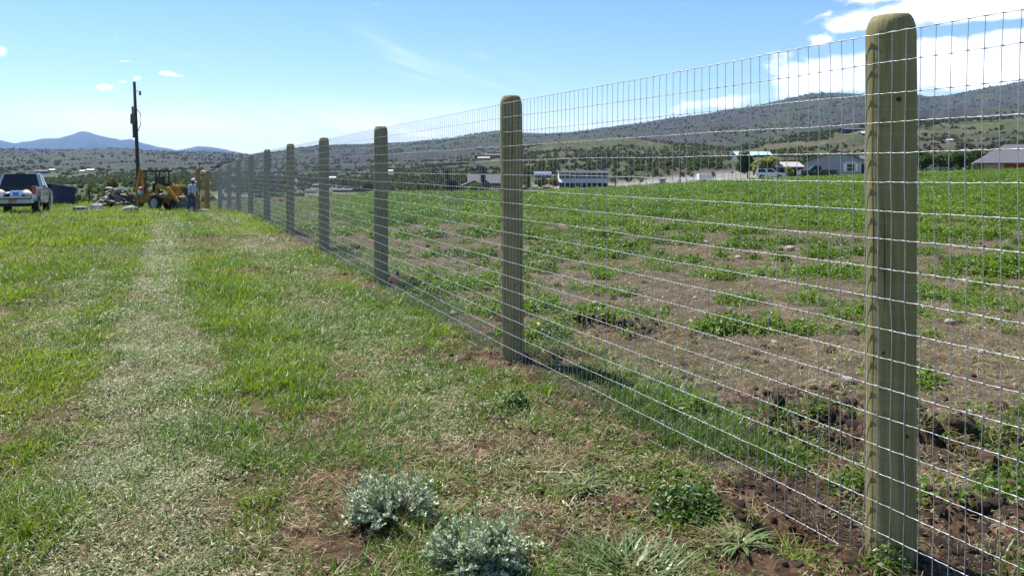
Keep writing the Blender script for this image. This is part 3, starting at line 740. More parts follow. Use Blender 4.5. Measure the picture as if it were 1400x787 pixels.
# ------------------------------------------------------------------ single plants, twigs and stones near the camera
def obmat(name, lo, hi, rough=.55, spec=.35, trans=.35, tcol=None, nscale=18):
    """leaf material for a thing of its own: colour varies leaf by leaf with a noise over the object"""
    m = bpy.data.materials.new(name); m.use_nodes = True; nt = m.node_tree; b = nt.nodes['Principled BSDF']; outn = nt.nodes['Material Output']
    tcn = nt.nodes.new('ShaderNodeTexCoord')
    c = mixc(nt, ramp(nt, noise(nt, tcn.outputs['Object'], nscale, 3, .7), .35, .65), lo, hi)
    nt.links.new(c, b.inputs['Base Color']); b.inputs['Roughness'].default_value = rough; b.inputs['Specular IOR Level'].default_value = spec
    tr = nt.nodes.new('ShaderNodeBsdfTranslucent'); nt.links.new(mixc(nt, 1.0, c, tcol or (1.2, 1.35, .7), 'MULTIPLY'), tr.inputs['Color'])
    mx = nt.nodes.new('ShaderNodeMixShader'); mx.inputs[0].default_value = trans
    nt.links.new(b.outputs[0], mx.inputs[1]); nt.links.new(tr.outputs[0], mx.inputs[2]); nt.links.new(mx.outputs[0], outn.inputs['Surface'])
    return m
M_SAGE = obmat('sage_leaves', (.19, .28, .12), (.64, .68, .52), .55, .35, .10, (1.0, 1.05, .9), 30)
M_STEM = mat('woody_stem', (.16, .12, .08), .9, var=.3)
M_DWEED = obmat('dark_weed', (.030, .075, .012), (.065, .13, .022), .45, .4, .35)
M_LIME = obmat('lime_weed', (.13, .20, .018), (.24, .31, .04), .5, .35, .45)
M_ROS = obmat('rosette_leaves', (.09, .14, .035), (.20, .26, .10), .4, .5, .4)
M_PALE = obmat('pale_leaves', (.34, .40, .26), (.60, .62, .47), .6, .3, .2, (1, 1.05, .8))
M_TWIG = mat('bleached_twig', (.50, .43, .32), .8, var=.25, vscale=30)
M_STONE = mat('pale_stone', (.42, .37, .31), .9, var=.25, vscale=12, bump=.01)
rq = random.Random(23)
def sagebrush(px, py, W_, Hh, seed, label):
    y = (CAMH * FPX) / (py - 231); x = T(px) * y; r_ = random.Random(seed)
    root = empty('sagebrush', (x, y, gz(x, y) - .01), r_.random() * 6, label, 'sagebrush', 'sagebrush plants in the foreground')
    st, lf = MB(), MB()
    lob = [(r_.random() * 6.283, r_.uniform(.55, 1.12)) for _ in range(7)]
    for k in range(270):
        la = r_.choice(lob); az = la[0] + r_.gauss(0, .55); el = math.asin(min(1, r_.uniform(.02, 1) ** .75)); L = Hh * r_.uniform(.62, .98) * la[1]
        d = Vector((math.cos(az) * math.cos(el) * (W_ / 2) / Hh, math.sin(az) * math.cos(el) * (W_ / 2) / Hh, math.sin(el)))
        base = Vector((math.cos(az), math.sin(az), 0)) * r_.uniform(0, .05)
        pts = [base + d * L * t + Vector((0, 0, .10 * L * math.sin(t * 3.1))) * (1 - math.sin(el)) + Vector((r_.gauss(0, .004), r_.gauss(0, .004), 0)) for t in (0, .35, .7, 1)]
        st.tube(pts, [.0026, .0018, .0012, .0006], 4, False)
        for q in range(44):
            t = 1 - r_.random() ** 1.5 * .52; i = min(2, int(t * 3)); p = pts[i].lerp(pts[i + 1], min(1, t * 3 - i)) if t < 1 else pts[3]
            a2 = r_.random() * 6.283; out_ = (d.normalized() * r_.uniform(.3, 1.1) + Vector((math.cos(a2), math.sin(a2), r_.uniform(-.2, .7)))).normalized()
            Ls = r_.uniform(.012, .026); sd_ = out_.orthogonal().normalized(); sd_ = (Matrix.Rotation(r_.random() * 6.283, 3, out_) @ sd_) * r_.uniform(.0028, .0054)
            tip = p + out_ * Ls
            lf.add([p - sd_ * .4, p.lerp(tip, .55) - sd_, tip, p.lerp(tip, .55) + sd_], [(0, 1, 2, 3)])
    st.build('stems', M_STEM, root); lf.build('foliage', M_SAGE, root)
    return root
sagebrush(538, 712, .46, .27, 4, 'silvery green sagebrush clump, the one farther back with a dark hollow below it')
sagebrush(650, 772, .50, .27, 9, 'silver grey sagebrush clump at the bottom edge, nearer the camera')
def weedplant(name, px, py, mb, m, label, cat='weed', dz=-.005, rz=0):
    y = (CAMH * FPX) / (py - 231); x = T(px) * y
    o = mb.build(name, m, None); o.location = (x, y, gz(x, y) + dz); o.rotation_euler = (0, 0, rz); return tag(o, label, cat)
rp = random.Random(31)
weedplant('bushy_weed', 706, 560, leafy(420, .11, .12, .030, .6, .6), M_DWEED, 'small round dark green weed on mown grass left of the second post foot')
weedplant('bushy_weed', 945, 694, leafy(700, .19, .10, .030, .6, .55), M_DWEED, 'broad green weed cushion hiding the lowest fence wire')
weedplant('grass_weed', 1088, 748, tuft(46, .05, .05, .15, .010, .3, 1.0, 4), M_LIME, 'lime green leafy weed under the bottom wire near the close post')
weedplant('grass_clump', 862, 782, tuft(300, .20, .06, .16, .011, .6, 1.7, 5), M_ROS, 'large arching grass clump at the bottom edge of the picture', 'grass clump')
weedplant('rosette_weed', 1012, 742, tuft(34, .04, .06, .13, .026, 1.0, 2.0, 4), M_ROS, 'flat rosette weed with long leaves on bare brown soil')
weedplant('rosette_weed', 792, 668, tuft(44, .05, .07, .13, .018, 1.0, 2.0, 4), M_ROS, 'leafy rosette between the twigs and the fence')
weedplant('pale_weed', 162, 432, leafy(60, .20, .08, .075, .5, .5), M_PALE, 'low weed with broad whitish leaves in the worn track')
weedplant('bushy_weed', 1215, 776, leafy(260, .09, .11, .030, .6, .5), M_ROS, 'green leafy weed growing against the foot of the nearest post')
weedplant('bushy_weed', 756, 468, leafy(420, .20, .17, .032, .6, .5), M_DWEED, 'tall green weed just right of the second post')
def twig(px, py, L, az, label):
    y = (CAMH * FPX) / (py - 231); x = T(px) * y; pts = []; p = Vector((0, 0, 0)); a = az
    for i in range(8):
        pts.append(p.copy()); a += rq.uniform(-.35, .35); p = p + Vector((math.cos(a), math.sin(a), 0)) * L / 7
    for q in pts: q.z = gz(x + q.x, y + q.y) - gz(x, y) + .012 + rq.uniform(0, .012)
    mb = MB().tube(pts, [.008 - .0007 * i for i in range(8)], 6)
    mb.tube([pts[4], pts[4] + Vector((.03, .05, .02)), pts[4] + Vector((.05, .10, .02))], [.003, .0025, .001], 5)
    o = mb.build('twig', M_TWIG, None, smooth=True); o.location = (x, y, gz(x, y)); tag(o, label, 'twig', 'dead twigs in the foreground')
twig(733, 650, .22, -.6, 'longer bleached twig on bare soil beyond the sagebrush')
twig(770, 690, .10, -1.2, 'short curled white twig on bare soil')
twig(712, 702, .09, 2.2, 'thin twig between the sagebrush and the curled twig')
smesh = [clodmesh(60 + i, 2, .25, .6) for i in range(3)]
sproto = [mb.build('field_stone', M_STONE, None, smooth=True) for mb in smesh]
SP_ = [(1160, 521, .05), (1135, 506, .03), (1155, 600, .035), (1155, 580, .03), (1298, 445, .05), (1345, 480, .045), (965, 332, .07), (1080, 343, .10), (1010, 352, .07), (1375, 425, .05), (950, 410, .04), (1060, 470, .04), (870, 372, .05), (1290, 520, .03), (1330, 560, .035), (620, 430, .05)]
for i, (px, py, s) in enumerate(SP_):
    y = 1742 / (py - 231); x = T(px) * y
    o = sproto[i] if i < 3 else sproto[i % 3].copy()
    if i >= 3: COL.objects.link(o)
    o.location = (x, y, gz(x, y) + s * .25); o.scale = (s, s * rq.uniform(.6, 1), s); o.rotation_euler = (0, 0, rq.random() * 6)
    tag(o, 'pale stone lying loose on the bare soil of the field', 'stone', 'pale stones in the field')
# big reddish lumps beside the nearest post
M_LUMP = mat('red_soil_lump', (.14, .075, .048), 1.0, var=.35, vscale=9, bump=.02, bscale=20)
lproto = [clodmesh(80 + i, 3, .3, .75).build('soil_lump', M_LUMP, None, smooth=False) for i in range(3)]
LP = [(1268, 606, .055), (1318, 612, .075), (1250, 596, .035), (1290, 628, .04), (1155, 552, .04), (1172, 575, .035), (1350, 640, .06), (1385, 668, .055), (1150, 640, .03), (820, 440, .06), (850, 452, .06), (790, 446, .05), (1035, 668, .035), (1060, 655, .03)]
for i, (px, py, s) in enumerate(LP):
    y = 1742 / (py - 231); x = T(px) * y
    o = lproto[i] if i < 3 else lproto[i % 3].copy()
    if i >= 3: COL.objects.link(o)
    o.location = (x, y, gz(x, y) + s * .3); o.scale = (s, s * rq.uniform(.7, 1), s * rq.uniform(.7, 1)); o.rotation_euler = (0, 0, rq.random() * 6)
    tag(o, 'lump of dug up reddish soil among the finer clods', 'soil lump', 'lumps of dug soil')

# ------------------------------------------------------------------ trees
M_BARK = mat('bark', (.12, .095, .07), .95, var=.3, vscale=4)
def crownmat(name, lo, hi, sc=.5): return obmat(name, lo, hi, .6, .25, .35, (1.15, 1.3, .6), sc)
M_T = {'mid': crownmat('crown_mid', (.038, .070, .018), (.085, .125, .03)), 'dark': crownmat('crown_dark', (.018, .036, .018), (.04, .062, .026)),
       'yellow': crownmat('crown_yellow', (.19, .20, .05), (.34, .33, .12)), 'light': crownmat('crown_light', (.08, .12, .03), (.15, .18, .05)), 'olive': crownmat('crown_olive', (.085, .09, .035), (.15, .14, .06))}
def crown_mb(r_, w, h, z0, n, ls, shape='round', lobes=9):
    mb = MB(); L = []
    if shape == 'round':
        for _ in range(lobes):
            a = r_.random() * 6.283; q = math.sqrt(r_.random()) * .62
            L.append((Vector((math.cos(a) * w / 2 * q, math.sin(a) * w / 2 * q, z0 + h * (.28 + .5 * r_.random()))), w * r_.uniform(.17, .30), h * r_.uniform(.14, .26)))
    for _ in range(n):
        if shape == 'round':
            c, rw, rh = r_.choice(L); d = Vector((r_.gauss(0, 1), r_.gauss(0, 1), r_.gauss(0, 1))).normalized() * r_.uniform(.55, 1.08)
            p = c + Vector((d.x * rw, d.y * rw, d.z * rh))
        elif shape == 'cone':
            t = r_.random() ** 1.4; a = r_.random() * 6.283; rr_ = w / 2 * (1 - t) * (.65 + .35 * math.sin(t * 40)) * math.sqrt(r_.uniform(.3, 1)); p = Vector((rr_ * math.cos(a), rr_ * math.sin(a), z0 + h * t))
        else:   # column: aspen, poplar
            t = r_.random(); a = r_.random() * 6.283; rr_ = w / 2 * math.sin(math.pi * min(1, .12 + t * .86)) ** .6 * math.sqrt(r_.random()) * (.8 + .25 * math.sin(a * 3 + t * 9)); p = Vector((rr_ * math.cos(a), rr_ * math.sin(a), z0 + h * t))
        s = ls * r_.uniform(.6, 1.4); M = Matrix.Translation(p) @ Euler((r_.gauss(0, .8), r_.gauss(0, .8), r_.random() * 6.283)).to_matrix().to_4x4()
        mb.add([M @ Vector(v_) for v_ in ((-s, -s * .5, 0), (s * .2, -s * .7, s * .2), (s, .1 * s, 0), (s * .1, s * .7, s * .2))], [(0, 1, 2, 3)])
    return mb
def tree(px, py, Y, w, h, shape, m, label, name='tree', cat='tree', n=700, ls=None, group=None, trunk=.2, base=None):
    r_ = random.Random(int(px * 7 + py)); x = T(px) * Y; z = gz(x, Y, False) if base is None else base
    root = empty(name, (x, Y, z), 0, label, cat, group)
    z0 = h * trunk * .6
    tb = MB().tube([(0, 0, -.5), (0, 0, h * .3), (r_.gauss(0, .1), 0, h * .6), (r_.gauss(0, .2), 0, h * .9)], [h * .028, h * .022, h * .012, h * .004], 7)
    for _ in range(5):
        a = r_.random() * 6.283; zz = h * r_.uniform(.25, .6); tb.tube([(0, 0, zz), (math.cos(a) * w * .2, math.sin(a) * w * .2, zz + h * .15), (math.cos(a) * w * .38, math.sin(a) * w * .38, zz + h * .25)], [h * .012, h * .008, h * .003], 5)
    tb.build('trunk', M_BARK, root, smooth=True)
    crown_mb(r_, w * 1.1, (h - z0) * 1.08, z0, int(n * 1.7), ls or w * .065, shape).build('crown', M_T[m], root)
    return root
def tree_px(px, ptop, pbot, Y, wpx, *a, **k):
    """width and height measured against the photograph at distance Y, foot on the ground there"""
    x = T(px) * Y; z = gz(x, Y, False); top = CAMH + (231 - ptop) / FPX * Y
    return tree(px, pbot, Y, wpx / FPX * Y, max(2, top - z), *a, **k)
tree_px(1022, 209, 238, 175, 30, 'round', 'mid', 'green tree left of the pale yellow tree beside the white car', n=1100)
tree_px(1049, 213, 236, 168, 34, 'round', 'yellow', 'pale yellow flowering tree behind the white car', n=1200)
tree_px(1078, 228, 242, 152, 13, 'round', 'yellow', 'small pale yellow shrub between the white car and the black pickup', 'shrub', 'shrub', n=400)
tree_px(1262, 204, 234, 170, 34, 'round', 'mid', 'leafy green tree right beside the nearest post', n=1200)
tree_px(1291, 206, 234, 185, 30, 'round', 'olive', 'olive coloured tree above the parked dark truck', n=900)
tree_px(1311, 208, 234, 175, 30, 'round', 'mid', 'dark green tree at the left end of the big grey roof', n=1000)
tree_px(1332, 205, 232, 195, 22, 'round', 'mid', 'tree rising behind the slope of the big grey roof', n=600)
tree_px(612, 236, 264, 260, 17, 'cone', 'dark', 'dark conical spruce left of the brown lodge', 'spruce_tree', n=900)
tree_px(617, 246, 266, 235, 22, 'round', 'dark', 'round blue green bush at the foot of the spruce', 'bush', 'bush', n=700)
tree_px(648, 250, 266, 225, 18, 'round', 'light', 'light green bush in front of the brown lodge', 'bush', 'bush', n=600)
tree_px(722, 236, 256, 300, 12, 'cone', 'mid', 'dark green conifer just right of the second post', 'spruce_tree', n=600)
tree_px(739, 240, 258, 290, 18, 'round', 'mid', 'rounded dark tree between the conifer and the white hall', n=700)
tree_px(757, 244, 258, 300, 16, 'round', 'olive', 'greyish tree against the left end of the white hall', n=500)
tree_px(975, 240, 251, 150, 7, 'round', 'dark', 'small dark sapling beside the white trailer', 'sapling', n=220)
tree_px(126, 262, 280, 150, 8, 'cone', 'dark', 'taller dark conifer between shed and rubble heap', 'spruce_tree', n=400)
tree_px(134, 264, 280, 150, 8, 'cone', 'dark', 'second dark conifer close to the rubble heap', 'spruce_tree', n=400)
tree_px(115, 264, 283, 120, 12, 'round', 'light', 'light green bush right behind the navy shed', 'bush', 'bush', n=500)
tree_px(108, 262, 283, 110, 9, 'round', 'mid', 'dark green bush touching the corner of the navy shed', 'bush', 'bush', n=400)
tree_px(122, 279, 290, 62, 10, 'round', 'light', 'low green bush left of the rubble heap', 'bush', 'bush', n=350)
tree_px(150, 272, 286, 58, 22, 'round', 'olive', 'olive green brush in front of the rubble heap', 'bush', 'bush', n=500)
tree_px(500, 250, 262, 300, 28, 'round', 'dark', 'wide dark bush below the hillside houses between the third and fourth posts', 'bush', 'bush', n=700)
# woods and scrub too many to count
far_protos = {}
def treebits(kind, shape, n, w=1.0, h=1.0):
    return [crown_mb(random.Random(500 + i), w, h, 0, n, .10, shape, 7) for i in range(5)]
M_FAR = leafmat('scrub_leaves', (.058, .082, .032), (.15, .155, .06), .7, .2, .3)
M_FAR2 = leafmat('bare_scrub', (.068, .060, .060), (.11, .10, .07), .8, .15, .15)
pr_bush = proto([crown_mb(random.Random(500 + i), 1.3, 1.0, -.08, 120, .16, 'round', 7) for i in range(5)], 'scrub_bush', M_FAR)
pr_bare = proto([crown_mb(random.Random(520 + i), 1.3, .9, -.08, 120, .16, 'round', 7) for i in range(5)], 'bare_bush', M_FAR2)
pr_grove = proto([crown_mb(random.Random(540 + i), .75, 1.2, 0, 170, .12, 'column') for i in range(4)], 'grove_tree', M_FAR)
# wood along the foot of the hills
CLEAR = []
# ------------------------------------------------------------------ buildings
M_GREYW = mat('grey_siding', (.30, .30, .345), .8, var=.06)
M_TRIMW = mat('white_trim', (.75, .75, .75), .6)
M_GLASS = mat('window_glass', (.02, .024, .032), .15, 0, spec=.45)
M_ROOFG = mat('grey_shingles', (.085, .088, .105), .85, var=.15, vscale=2, bump=.02, bscale=8)
M_ROOFD = mat('dark_roof', (.07, .07, .08), .8, var=.2)
M_BRW = mat('brown_siding', (.13, .095, .075), .85, var=.15)
M_DARK = mat('dark_opening', (.02, .02, .022), .8)
M_TAN = mat('tan_wall', (.42, .35, .27), .85, var=.1)
M_WHT = mat('white_panel', (.68, .67, .64), .6, var=.05)
M_RED = mat('red_siding', (.28, .035, .03), .7, var=.1)
M_GRN = mat('green_metal_roof', (.36, .55, .46), .45, var=.08)
M_BLUE = mat('blue_grey_wall', (.11, .16, .24), .8)
M_NAVY = mat('navy_siding', (.018, .032, .085), .6, var=.15, vscale=3)
def gable(root, w, d, h, rh, wall, roof, axis='x', over=.4, wn='wall', rn='roof', off=(0, 0), thick=.16):
    """walls w (x) by d (y), eaves at h; axis: the way the ridge runs"""
    ox, oy = off
    if axis == 'y':
        wb = MB().prism([(-w / 2 + ox, -.8), (w / 2 + ox, -.8), (w / 2 + ox, h), (ox, h + rh), (-w / 2 + ox, h)], oy - d / 2, oy + d / 2)
        s = rh / (w / 2); e = over
        rb = MB().prism([(ox - w / 2 - e, h - e * s + .03), (ox, h + rh + .03), (ox + w / 2 + e, h - e * s + .03), (ox + w / 2 + e, h - e * s + .03 + thick), (ox, h + rh + .03 + thick), (ox - w / 2 - e, h - e * s + .03 + thick)], oy - d / 2 - e, oy + d / 2 + e)
    else:
        wb = MB(); V = [(x, y, z) for x in (ox - w / 2, ox + w / 2) for y, z in ((oy - d / 2, -.8), (oy + d / 2, -.8), (oy + d / 2, h), (oy, h + rh), (oy - d / 2, h))]
        wb.add(V, [(0, 1, 2, 3, 4), (9, 8, 7, 6, 5)] + [(i, i + 5, (i + 1) % 5 + 5, (i + 1) % 5) for i in range(5)])
        s = rh / (d / 2); e = over; pr_ = [(oy - d / 2 - e, h - e * s + .03), (oy, h + rh + .03), (oy + d / 2 + e, h - e * s + .03), (oy + d / 2 + e, h - e * s + .03 + thick), (oy, h + rh + .03 + thick), (oy - d / 2 - e, h - e * s + .03 + thick)]
        V = [(x, y, z) for x in (ox - w / 2 - e, ox + w / 2 + e) for y, z in pr_]
        rb = MB().add(V, [(0, 1, 2, 3, 4, 5), (11, 10, 9, 8, 7, 6)] + [(i, i + 6, (i + 1) % 6 + 6, (i + 1) % 6) for i in range(6)])
    wo = wb.build(wn, wall, root); ro = rb.build(rn, roof, root)
    return wo, ro
def window(root, x, y, z, w, h, m=None, frame=True):
    """facing -y"""
    fb = MB()
    t = .14
    if frame:
        fb.box((x, y - .03, z + h / 2 + t / 2), (w + 2 * t, .1, t)).box((x, y - .03, z - h / 2 - t / 2), (w + 2 * t, .1, t)).box((x - w / 2 - t / 2, y - .03, z), (t, .1, h)).box((x + w / 2 + t / 2, y - .03, z), (t, .1, h)).box((x, y - .028, z), (w, .05, .05))
        f = fb.build('window', M_TRIMW, root); MB().box((x, y - .012, z), (w, .02, h)).build('pane', m or M_GLASS, f)
    else:
        f = MB().box((x, y - .015, z), (w, .05, h)).build('window', m or M_GLASS, root)
    return f
def site(px, Y, pbase=None):
    x = T(px) * Y; return x, Y, gz(x, Y, False)
def pxw(n, Y): return n / FPX * Y
# grey gabled house
Y = 150; x, y, z = site(1141, Y); wv = pxw(88, Y) * .93
hs = empty('grey_house', (x + 2.4, y + 5.6, z), R(-20), 'grey single storey gabled house behind the black pickup', 'house')
gable(hs, wv, 12, CAMH + (231 - 222) / FPX * Y - z, 2.1, M_GREYW, M_ROOFG, 'y', .5)
window(hs, wv * .22, -6.02, 1.55, 1.3, 1.35)
MB().box((wv * .43, -6.03, 1.1), (1.0, .06, 2.2)).build('door', M_DARK, hs); MB().box((wv * .36, -6.1, 1.2), (.16, .16, 2.6)).build('porch_post', M_TRIMW, hs)
MB().box((wv * .22, -6.02, 2.55), (2.0, .06, .12)).build('window_head', M_TRIMW, hs)
for k in (-1, 1): MB().box((wv * .22 + k * 1.05, -6.03, 1.55), (.42, .05, 1.6)).build('shutter', M_TRIMW, hs)
gable(hs, 8, 8, 2.4, 1.3, M_GREYW, M_ROOFG, 'x', .4, 'wing_wall', 'wing_roof', (wv / 2 + 3.2, 2))
# long low barn-like outbuilding left of it
Y = 165; x, y, z = site(1079, Y)
hs = empty('brown_outbuilding', (x, y + 3, z), R(6), 'low brown outbuilding with a pale roof left of the grey house', 'outbuilding')
gable(hs, 5.6, 5, 2.0, .9, M_BRW, mat('pale_roof', (.36, .33, .32), .8, var=.1), 'x', .4)
for k in (-1.6, 0, 1.5): MB().box((k, -2.52, .9), (1.0, .05, 1.4)).build('opening', M_DARK, hs)
# big roofed barn, red doors
Y = 140; x, y, z = site(1400, Y)
hs = empty('hipped_barn', (x + 5.5, y + 7.5, z), R(-28), 'large building under a wide grey hipped roof with red siding at the right edge', 'barn')
wv = pxw(2 * 78, Y) * .88; eh = CAMH + (231 - 227) / FPX * Y - z + .35
MB().box((0, 0, eh / 2 - .4), (wv - 2.0, 13, eh + .8)).build('wall', M_BRW, hs)
MB().box((-wv / 2 + 6.2, -6.535, eh / 2), (3.0, .07, eh)).build('siding_panel', M_RED, hs)
rf = MB(); e = .03
rf.add([(-wv / 2, -7.5, eh + e), (wv / 2, -7.5, eh + e), (wv / 2, 7.5, eh + e), (-wv / 2, 7.5, eh + e), (-wv / 2 + 5.2, 0, eh + 3.7), (wv / 2 - 5.2, 0, eh + 3.7), (-wv / 2, -7.5, eh + .25), (wv / 2, -7.5, eh + .25), (wv / 2, 7.5, eh + .25), (-wv / 2, 7.5, eh + .25)],
       [(3, 2, 1, 0), (0, 1, 7, 6), (1, 2, 8, 7), (2, 3, 9, 8), (3, 0, 6, 9), (6, 7, 5, 4), (8, 9, 4, 5), (9, 6, 4), (7, 8, 5)])
rf.build('roof', M_ROOFG, hs)
MB().box((-wv / 2 + 3.1, -6.53, eh / 2), (3.2, .06, eh)).build('wall_panel', M_TAN, hs)
MB().box((-wv / 2 + 9.5, -6.54, eh * .4), (3, .08, eh * .8)).build('door', M_DARK, hs)
# brown lodge
Y = 250; x, y, z = site(672, Y); wv = pxw(66, Y)
hs = empty('brown_lodge', (x, y + 6, z), R(8), 'dark brown lodge with a grey roof and tall chimney left of the second post', 'house')
h_ = CAMH + (231 - 250) / FPX * Y - z; h_ = max(h_, 2.6)
w_, r0 = gable(hs, wv, 10, h_, 2.4, M_BRW, M_ROOFG, 'x', .6)
MB().box((-wv * .22, -4.2, h_ * .5 + 1.6), (1.5, 1.4, h_ + 4.0)).build('chimney', M_DARK, hs)
gable(hs, wv * .45, 5, h_ * .8, 1.4, M_BRW, M_ROOFG, 'y', .4, 'wing_wall', 'wing_roof', (-wv * .42, -3.5))
for k in (-.02, .08, .18): window(hs, wv * k, -5.02, h_ * .55, .8, 1.0, None, True)
MB().box((wv * .1, -5.05, .8), (wv * .3, .08, 1.5)).build('garage_door', M_WHT, hs)
MB().box((wv * .38, -5.05, 1.3), (wv * .16, .08, 2.4)).build('door', M_DARK, hs)
# white two storey hall
Y = 300; x, y, z = site(798, Y); wv = pxw(67, Y)
top = CAMH + (231 - 234) / FPX * Y
hs = empty('white_hall', (x, y + 5, z), 0, 'long white two storey building with dark window bands', 'building')
hh = top - z
MB().box((0, 0, hh * .5 - .4), (wv, 9, hh + .8)).build('wall', M_WHT, hs)
MB().box((0, 0, hh + .13), (wv + .8, 10, .22)).build('roof', mat('hall_roof', (.45, .45, .46), .7), hs)
for k in range(9):
    xx = (-.5 + (k + .5) / 9) * wv; window(hs, xx, -4.52, hh * .74, wv / 9 * .92, hh * .32, None, False)
    window(hs, xx, -4.52, hh * .16, wv / 9 * .78, hh * .26, M_DARK, False)
# lean the lower canopy out over the ground floor
MB().add([(-wv / 2 - .3, -4.53, hh * .58), (wv / 2 + .3, -4.53, hh * .58), (wv / 2 + .5, -6.2, hh * .34), (-wv / 2 - .5, -6.2, hh * .34), (-wv / 2 - .3, -4.53, hh * .55), (wv / 2 + .3, -4.53, hh * .55), (wv / 2 + .5, -6.2, hh * .31), (-wv / 2 - .5, -6.2, hh * .31)],
         [(0, 1, 2, 3), (7, 6, 5, 4), (3, 2, 6, 7), (0, 3, 7, 4), (1, 5, 6, 2), (0, 4, 5, 1)]).build('canopy', mat('canopy_metal', (.55, .53, .52), .6, var=.08), hs)
# navy shed
Y = 60; x, y, z = site(78, Y); zt_l = CAMH + (231 - 246) / FPX * Y - z; zt_r = CAMH + (231 - 255.5) / FPX * Y - z
hs = empty('navy_shed', (x, y, z), math.atan(-T(78)), 'dark navy shed with a sloping roof beside the white pickup', 'shed')
w0, w1 = -pxw(32, Y) * .87, pxw(24.5, Y) * .87
B_ = .55
MB().add([(w0, -1.4, -1.5), (w1, -1.4, -1.5), (w1, -1.4, zt_r - .06), (w0, -1.4, zt_l - .06), (w0, 1.6, -1.5), (w1, 1.6, -1.5), (w1, 1.6, zt_r - .06 - B_), (w0, 1.6, zt_l - .06 - B_)],
         [(0, 1, 2, 3), (7, 6, 5, 4), (0, 4, 5, 1), (1, 5, 6, 2), (2, 6, 7, 3), (3, 7, 4, 0)]).build('wall', M_NAVY, hs)
RV = [(w0 - .1, -1.6, zt_l + .02), (w1 + .15, -1.6, zt_r + .0), (w1 + .15, 1.75, zt_r - B_), (w0 - .1, 1.75, zt_l - B_ + .02)]
MB().add(RV + [(a, b, c - .055) for a, b, c in RV], [(0, 1, 2, 3), (7, 6, 5, 4), (0, 4, 5, 1), (1, 5, 6, 2), (2, 6, 7, 3), (3, 7, 4, 0)]).build('roof', mat('pale_sheet_roof', (.42, .42, .44), .5), hs)
MB().box((w0 * .25, -1.42, zt_l * .42), (.9, .05, 1.7)).build('door', mat('shed_door', (.022, .04, .10), .5), hs)
# small far houses on the hillsides
def smallhouse(px, py, w, h, wall, roof, label, y0=150, rz=0.0, axis='x', n=2, rise=.35, name='hillside_house'):
    x, y, z = hit(px, py, y0); W_ = w / FPX * y; H_ = h / FPX * y
    o = empty(name, (x, y, z - .3), R(rz), label, 'house'); CLEAR.append((x, y, W_ * .75))
    gable(o, W_, W_ * .6, H_ * (1 - rise), H_ * rise, wall, roof, axis, W_ * .04)
    for k in range(n): MB().box(((-.5 + (k + .5) / n) * W_ * .8, -W_ * .3 - .02, H_ * .32), (W_ / n * .35, .1, H_ * .24)).build('window', M_GLASS, o)
    MB().box((W_ * .42, -W_ * .3 - .03, H_ * .2), (W_ * .07, .1, H_ * .4)).build('door', M_DARK, o)
smallhouse(1027, 216, 46, 9, M_BLUE, M_GRN, 'blue house with a pale green metal roof above the yellow tree', 250, 0, 'x', 3, .5)
smallhouse(1164, 180, 30, 5, M_DARK, M_ROOFD, 'dark long house high on the ridge left of the nearest post', 700, 10, n=3)
smallhouse(1180, 185, 10, 5, M_BLUE, M_WHT, 'small house with a bright roof touching the nearest post high on the slope', 600, 20, n=1)
smallhouse(676, 216, 26, 6, M_BRW, M_ROOFD, 'brown house on the slope just left of the second post, upper right of a pair', 400, 5, n=3)
smallhouse(662, 219, 16, 5, M_TAN, M_TAN, 'tan house on the slope left of the second post, lower left of a pair', 400, -10, n=2)
smallhouse(655, 204, 10, 4, M_BRW, M_ROOFD, 'small dark house under the ridge above the slope pair', 600, 0, n=1)
smallhouse(671, 204, 6, 4, M_BLUE, M_ROOFD, 'tiny blue house under the ridge beside the second post', 600, 0, n=1)
smallhouse(455, 245, 9, 4, M_WHT, M_WHT, 'white house right of the fourth post', 300, 0, n=2)
smallhouse(468, 241, 9, 4, M_TAN, M_ROOFG, 'tan house between the fourth post and the dark gable', 300, 15, n=2)
smallhouse(485, 238, 10, 6, M_BRW, M_ROOFD, 'dark gabled house on the slope between the third and fourth posts', 300, -10, 'y', 1, .5)
smallhouse(534, 236, 7, 4, M_WHT, M_WHT, 'small white house just right of the third post', 300, 0, n=1)
smallhouse(404, 253, 6, 9, M_WHT, M_WHT, 'narrow white house just right of the fifth post', 200, 0, 'y', 1, .4)
smallhouse(58, 237, 16, 5, M_BLUE, M_ROOFD, 'blue house on the slope above the shed', 300, 5, n=2)
smallhouse(72, 234, 8, 3, M_TAN, M_WHT, 'pale roofed house right of the blue one above the shed', 300, -5, n=1)
smallhouse(113, 235, 7, 2.5, M_TAN, M_WHT, 'tiny pale house on the slope left of the utility pole', 300, 0, n=1)
smallhouse(124, 234, 9, 3, M_TAN, M_WHT, 'wide pale house on the slope nearest the utility pole', 300, 8, n=2)
smallhouse(495, 205, 8, 3, M_WHT, M_ROOFD, 'white house high on the ridge left of the third post', 900, 0, n=1)
smallhouse(742, 243, 22, 9, M_BLUE, M_BLUE, 'blue grey house half hidden by trees left of the white hall', 320, 0, n=3)
smallhouse(747, 250, 8, 6, M_TAN, M_TAN, 'pinkish tan cottage against the left end of the white hall', 310, 0, n=1)
smallhouse(440, 256, 22, 5, M_BRW, M_ROOFD, 'long dark roofed house behind the fourth post', 230, 0, n=3)
smallhouse(480, 262, 46, 5, M_BRW, M_ROOFD, 'long low dark roofed building behind the far field between third and fourth posts', 200, 3, n=5)
smallhouse(425, 264, 14, 6, M_WHT, M_ROOFD, 'white walled house with a dark roof left of the fourth post', 180, 0, n=2)
smallhouse(1298, 193, 8, 3, M_TAN, M_WHT, 'tiny pale roofed house on the slope right of the nearest post', 500, 0, n=1)
